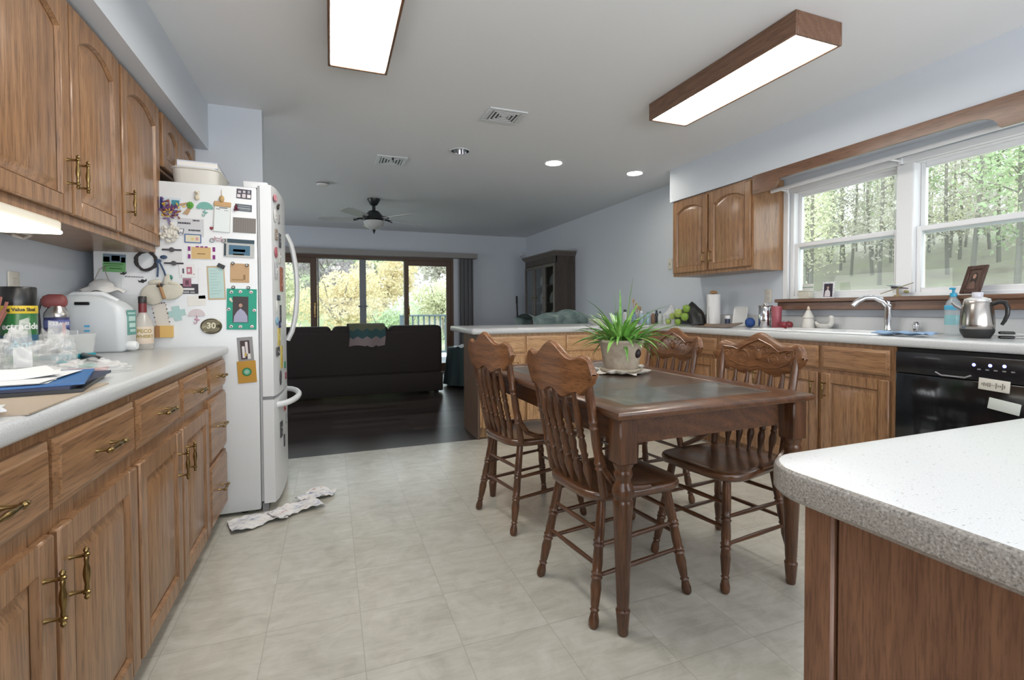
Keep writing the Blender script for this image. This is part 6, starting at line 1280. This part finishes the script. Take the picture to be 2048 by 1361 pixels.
# draped side table right of sofa
t = thing('draped_side_table', 'low table under a dark teal cloth at the right end of the sofa', 'side table', (1.80, 6.75, 0)); TE = plain((.035, .06, .065), .85, name='dark_teal_cloth', var=.15)
m = MB(); m.sheet(lambda u, v: ((.24+.05*v+.018*v*math.sin(u*2*PI*9))*math.cos(u*2*PI), (.24+.05*v+.018*v*math.sin(u*2*PI*9))*math.sin(u*2*PI), .555-.52*v), 120, 6); m.lathe([(0, .557), (.235, .557), (.241, .553)], seg=40); m.build('tablecloth', TE, t)
m = MB(); m.lathe([(0, 0), (.14, 0), (.13, .02), (.03, .03), (.03, .53), (.2, .54), (.2, .55), (0, .55)], seg=24); m.build('pedestal', DARKWOOD, t)
t = thing('white_tissue', 'crumpled white tissue on the draped side table', 'tissue', (1.74, 6.66, .558)); m = MB(); m.sheet(lambda u, v: (-.11+.22*u, -.09+.18*v, .01+.035*abs(math.sin(7*u+3*v))*math.sin(PI*v)*math.sin(PI*u)+.01*math.sin(13*u)), 18, 18, .0015); m.build('tissue', plain((.62, .66, .68), .9), t)
# hutch
hx0, hx1, hy0, hy1 = 3.055, 3.425, 6.42, 7.60
t = thing('china_hutch', 'tall dark wood china hutch with glass doors against the right wall', 'hutch', (hx0, hy1, 0), -PI/2); HW, HD = hy1-hy0, hx1-hx0
HWD = plain(srgb(98, 90, 84), .5, name='hutch_front_wood', var=.15)
m = MB(); m.box(0, HW, .02, HD, .0, .86, .006); m.build('base_cabinet', DARKWOOD, t)
for k in range(3): m = door_mesh(HW/3-.02, .66); m.build('base_door', DARKWOOD, t, (k*HW/3+.01, .02, .1))
m = MB(); m.box(-.02, HW+.02, -.01, HD, .86, .89, .006); m.build('buffet_top', DARKWOOD, t)
m = MB(); m.box(0, .02, .06, HD, .89, 1.90); m.box(HW-.02, HW, .06, HD, .89, 1.90); m.box(.02, HW-.02, HD-.02, HD, .89, 1.90); m.box(.02, HW-.02, .06, HD-.02, 1.88, 1.90); m.box(.0, HW, .055, .075, 1.80, 1.90); m.build('upper_case', DARKWOOD, t)
m = MB(); m.loops([[(x, y, z) for x, y in ((-o_, .055-o_), (HW+o_, .055-o_), (HW+o_, HD), (-o_, HD))] for o_, z in ((0, 1.89), (.012, 1.905), (.035, 1.935), (.045, 1.945), (.045, 1.965))]); m.build('cornice', HWD, t)
for k in range(3):
    x0 = .01+k*(HW-.02)/3; w_ = (HW-.02)/3-.008; m = MB(); s = .045
    for q in ((x0, x0+s, .9, 1.79), (x0+w_-s, x0+w_, .9, 1.79), (x0+s, x0+w_-s, .9, .95), (x0+s, x0+w_-s, 1.74, 1.79)): m.box(q[0], q[1], .04, .06, q[2], q[3], .003)
    dr = m.build('glass_door', HWD, t); m = MB(); m.box(x0+s-.003, x0+w_-s+.003, .048, .052, .947, 1.743); m.build('pane', PANE, dr); m = MB(); m.ball((x0+(s*.5 if k else w_-s*.5), .03, 1.28), .012, 10, 7); m.build('knob', BRASS, dr)
for z in (1.18, 1.46): m = MB(); m.box(.02, HW-.02, .07, HD-.02, z, z+.012); m.build('shelf', DARKWOOD, t)
CHINA = plain((.55, .57, .56), .3, name='china')
pb = None; i = 0
for z, lab in ((.8905, 'lowest'), (1.1925, 'middle'), (1.4725, 'top')):
    for k in range(3):
        loc = (hx1-.075, hy1-.2-k*.39, z+.1); nm = ('far', 'middle', 'near')[k]; lb = f'pale china plate standing on the {lab} hutch shelf behind the {nm} glass door'
        if pb is None:
            pb = thing('china_plate', lb, 'plate', loc, 0, 'plates in the hutch'); m = MB().at(ry=-PI/2+.2); m.lathe([(0, 0), (.06, 0), (.1, .014), (.098, .017), (.058, .004), (0, .004)], seg=28); m.build('plate', CHINA, pb)
        else: dup(pb, loc, 0, lb)
for i, (y, z) in enumerate(((6.78, 1.965), (7.18, 1.965))): pass
# armchair with throw
t = thing('armchair', 'grey-brown armchair behind the peninsula, mostly under a teal throw', 'armchair', (2.42, 5.45, 0), PI+.2); AC = plain((.10, .08, .075), .8, name='taupe_upholstery')
m = MB(); m.box(-.36, .36, -.36, .36, .1, .44, .05, seg=3); m.build('seat', AC, t); m = MB(); m.box(-.34, .34, .2, .42, .4, .98, .09, seg=4); m.build('backrest', AC, t)
for s in (-1, 1): m = MB(); m.box(s*.39-.09, s*.39+.09, -.36, .36, .1, .64, .06, seg=3); m.build('armrest', AC, t)
for sx in (-.3, .3):
    for sy in (-.3, .3): m = MB(); m.lathe([(.025, 0), (.03, .1)], c=(sx, sy, 0), seg=10); m.build('foot', BLACK, t)
t = thing('throw_blanket', 'sage teal throw heaped over the armchair behind the peninsula', 'blanket', (2.42, 5.45, 0), PI+.2); TH = NT('sage_throw'); v = TH.coord(); TH.setc(TH.ramp(TH.noise(v, 7, 4, .6), [(.35, (.10, .15, .15)), (.55, (.19, .26, .25)), (.7, (.36, .40, .38))])).p(Roughness=.95)
def thr(u, v):
    x = -.36+.78*u; L = v*1.0
    if L < .33: y, z = .17-.03*math.sin(u*9), .66+L
    elif L < .62: t_ = (L-.33)/.29; y, z = .17+.28*t_, .992+.045*math.sin(PI*t_)
    else: y, z = .445+.02*math.sin(u*11), .99-(L-.62)
    f = .018*math.sin(u*17+v*3); return (x+.03*math.sin(v*6), y+(f if L >= .62 else -abs(f)), z+.03*math.sin(u*5+.6)*(1 if .33 < L < .62 else .4)+.03*abs(math.sin(u*8)))
m = MB(); m.sheet(thr, 40, 40, .0); m.build('blanket', TH.m, t)
t = thing('walking_stick', 'dark stick leaning in the far right corner beside the hutch', 'stick', (3.22, 8.22, 0)); m = MB(); m.tube([(0, -.05, 0), (.01, .10, 1.28)], .014, 10); m.build('shaft', plain((.03, .02, .02), .5), t); m = MB(); m.tube([(.008, .09, 1.2), (.011, .106, 1.34)], .018, 10); m.build('grip', BLACK, t)
t = thing('motion_sensor', 'small white motion sensor high in the far right corner', 'sensor', (3.33, YB-.001, 2.10)); m = MB(); m.box(-.03, .03, -.035, 0, -.05, .05, .012, seg=3); m.build('housing', plain((.62, .63, .64), .5), t); m = MB(); m.box(-.02, .02, -.038, -.034, -.035, -.005, .003); m.build('lens', plain((.4, .41, .42), .3), t)
t = thing('bench', 'low dark red-brown bench along the back wall right of the blind', 'bench', (2.9, 8.1, 0)); m = MB(); m.box(-.4, .22, -.2, .24, .72, .76, .01); m.build('top', plain((.12, .035, .03), .5), t)
for sx in (-.36, .18):
    for sy in (-.16, .2): m = MB(); m.box(sx-.025, sx+.025, sy-.025, sy+.025, 0, .72, .004); m.build('leg', plain((.06, .03, .025), .5), t)
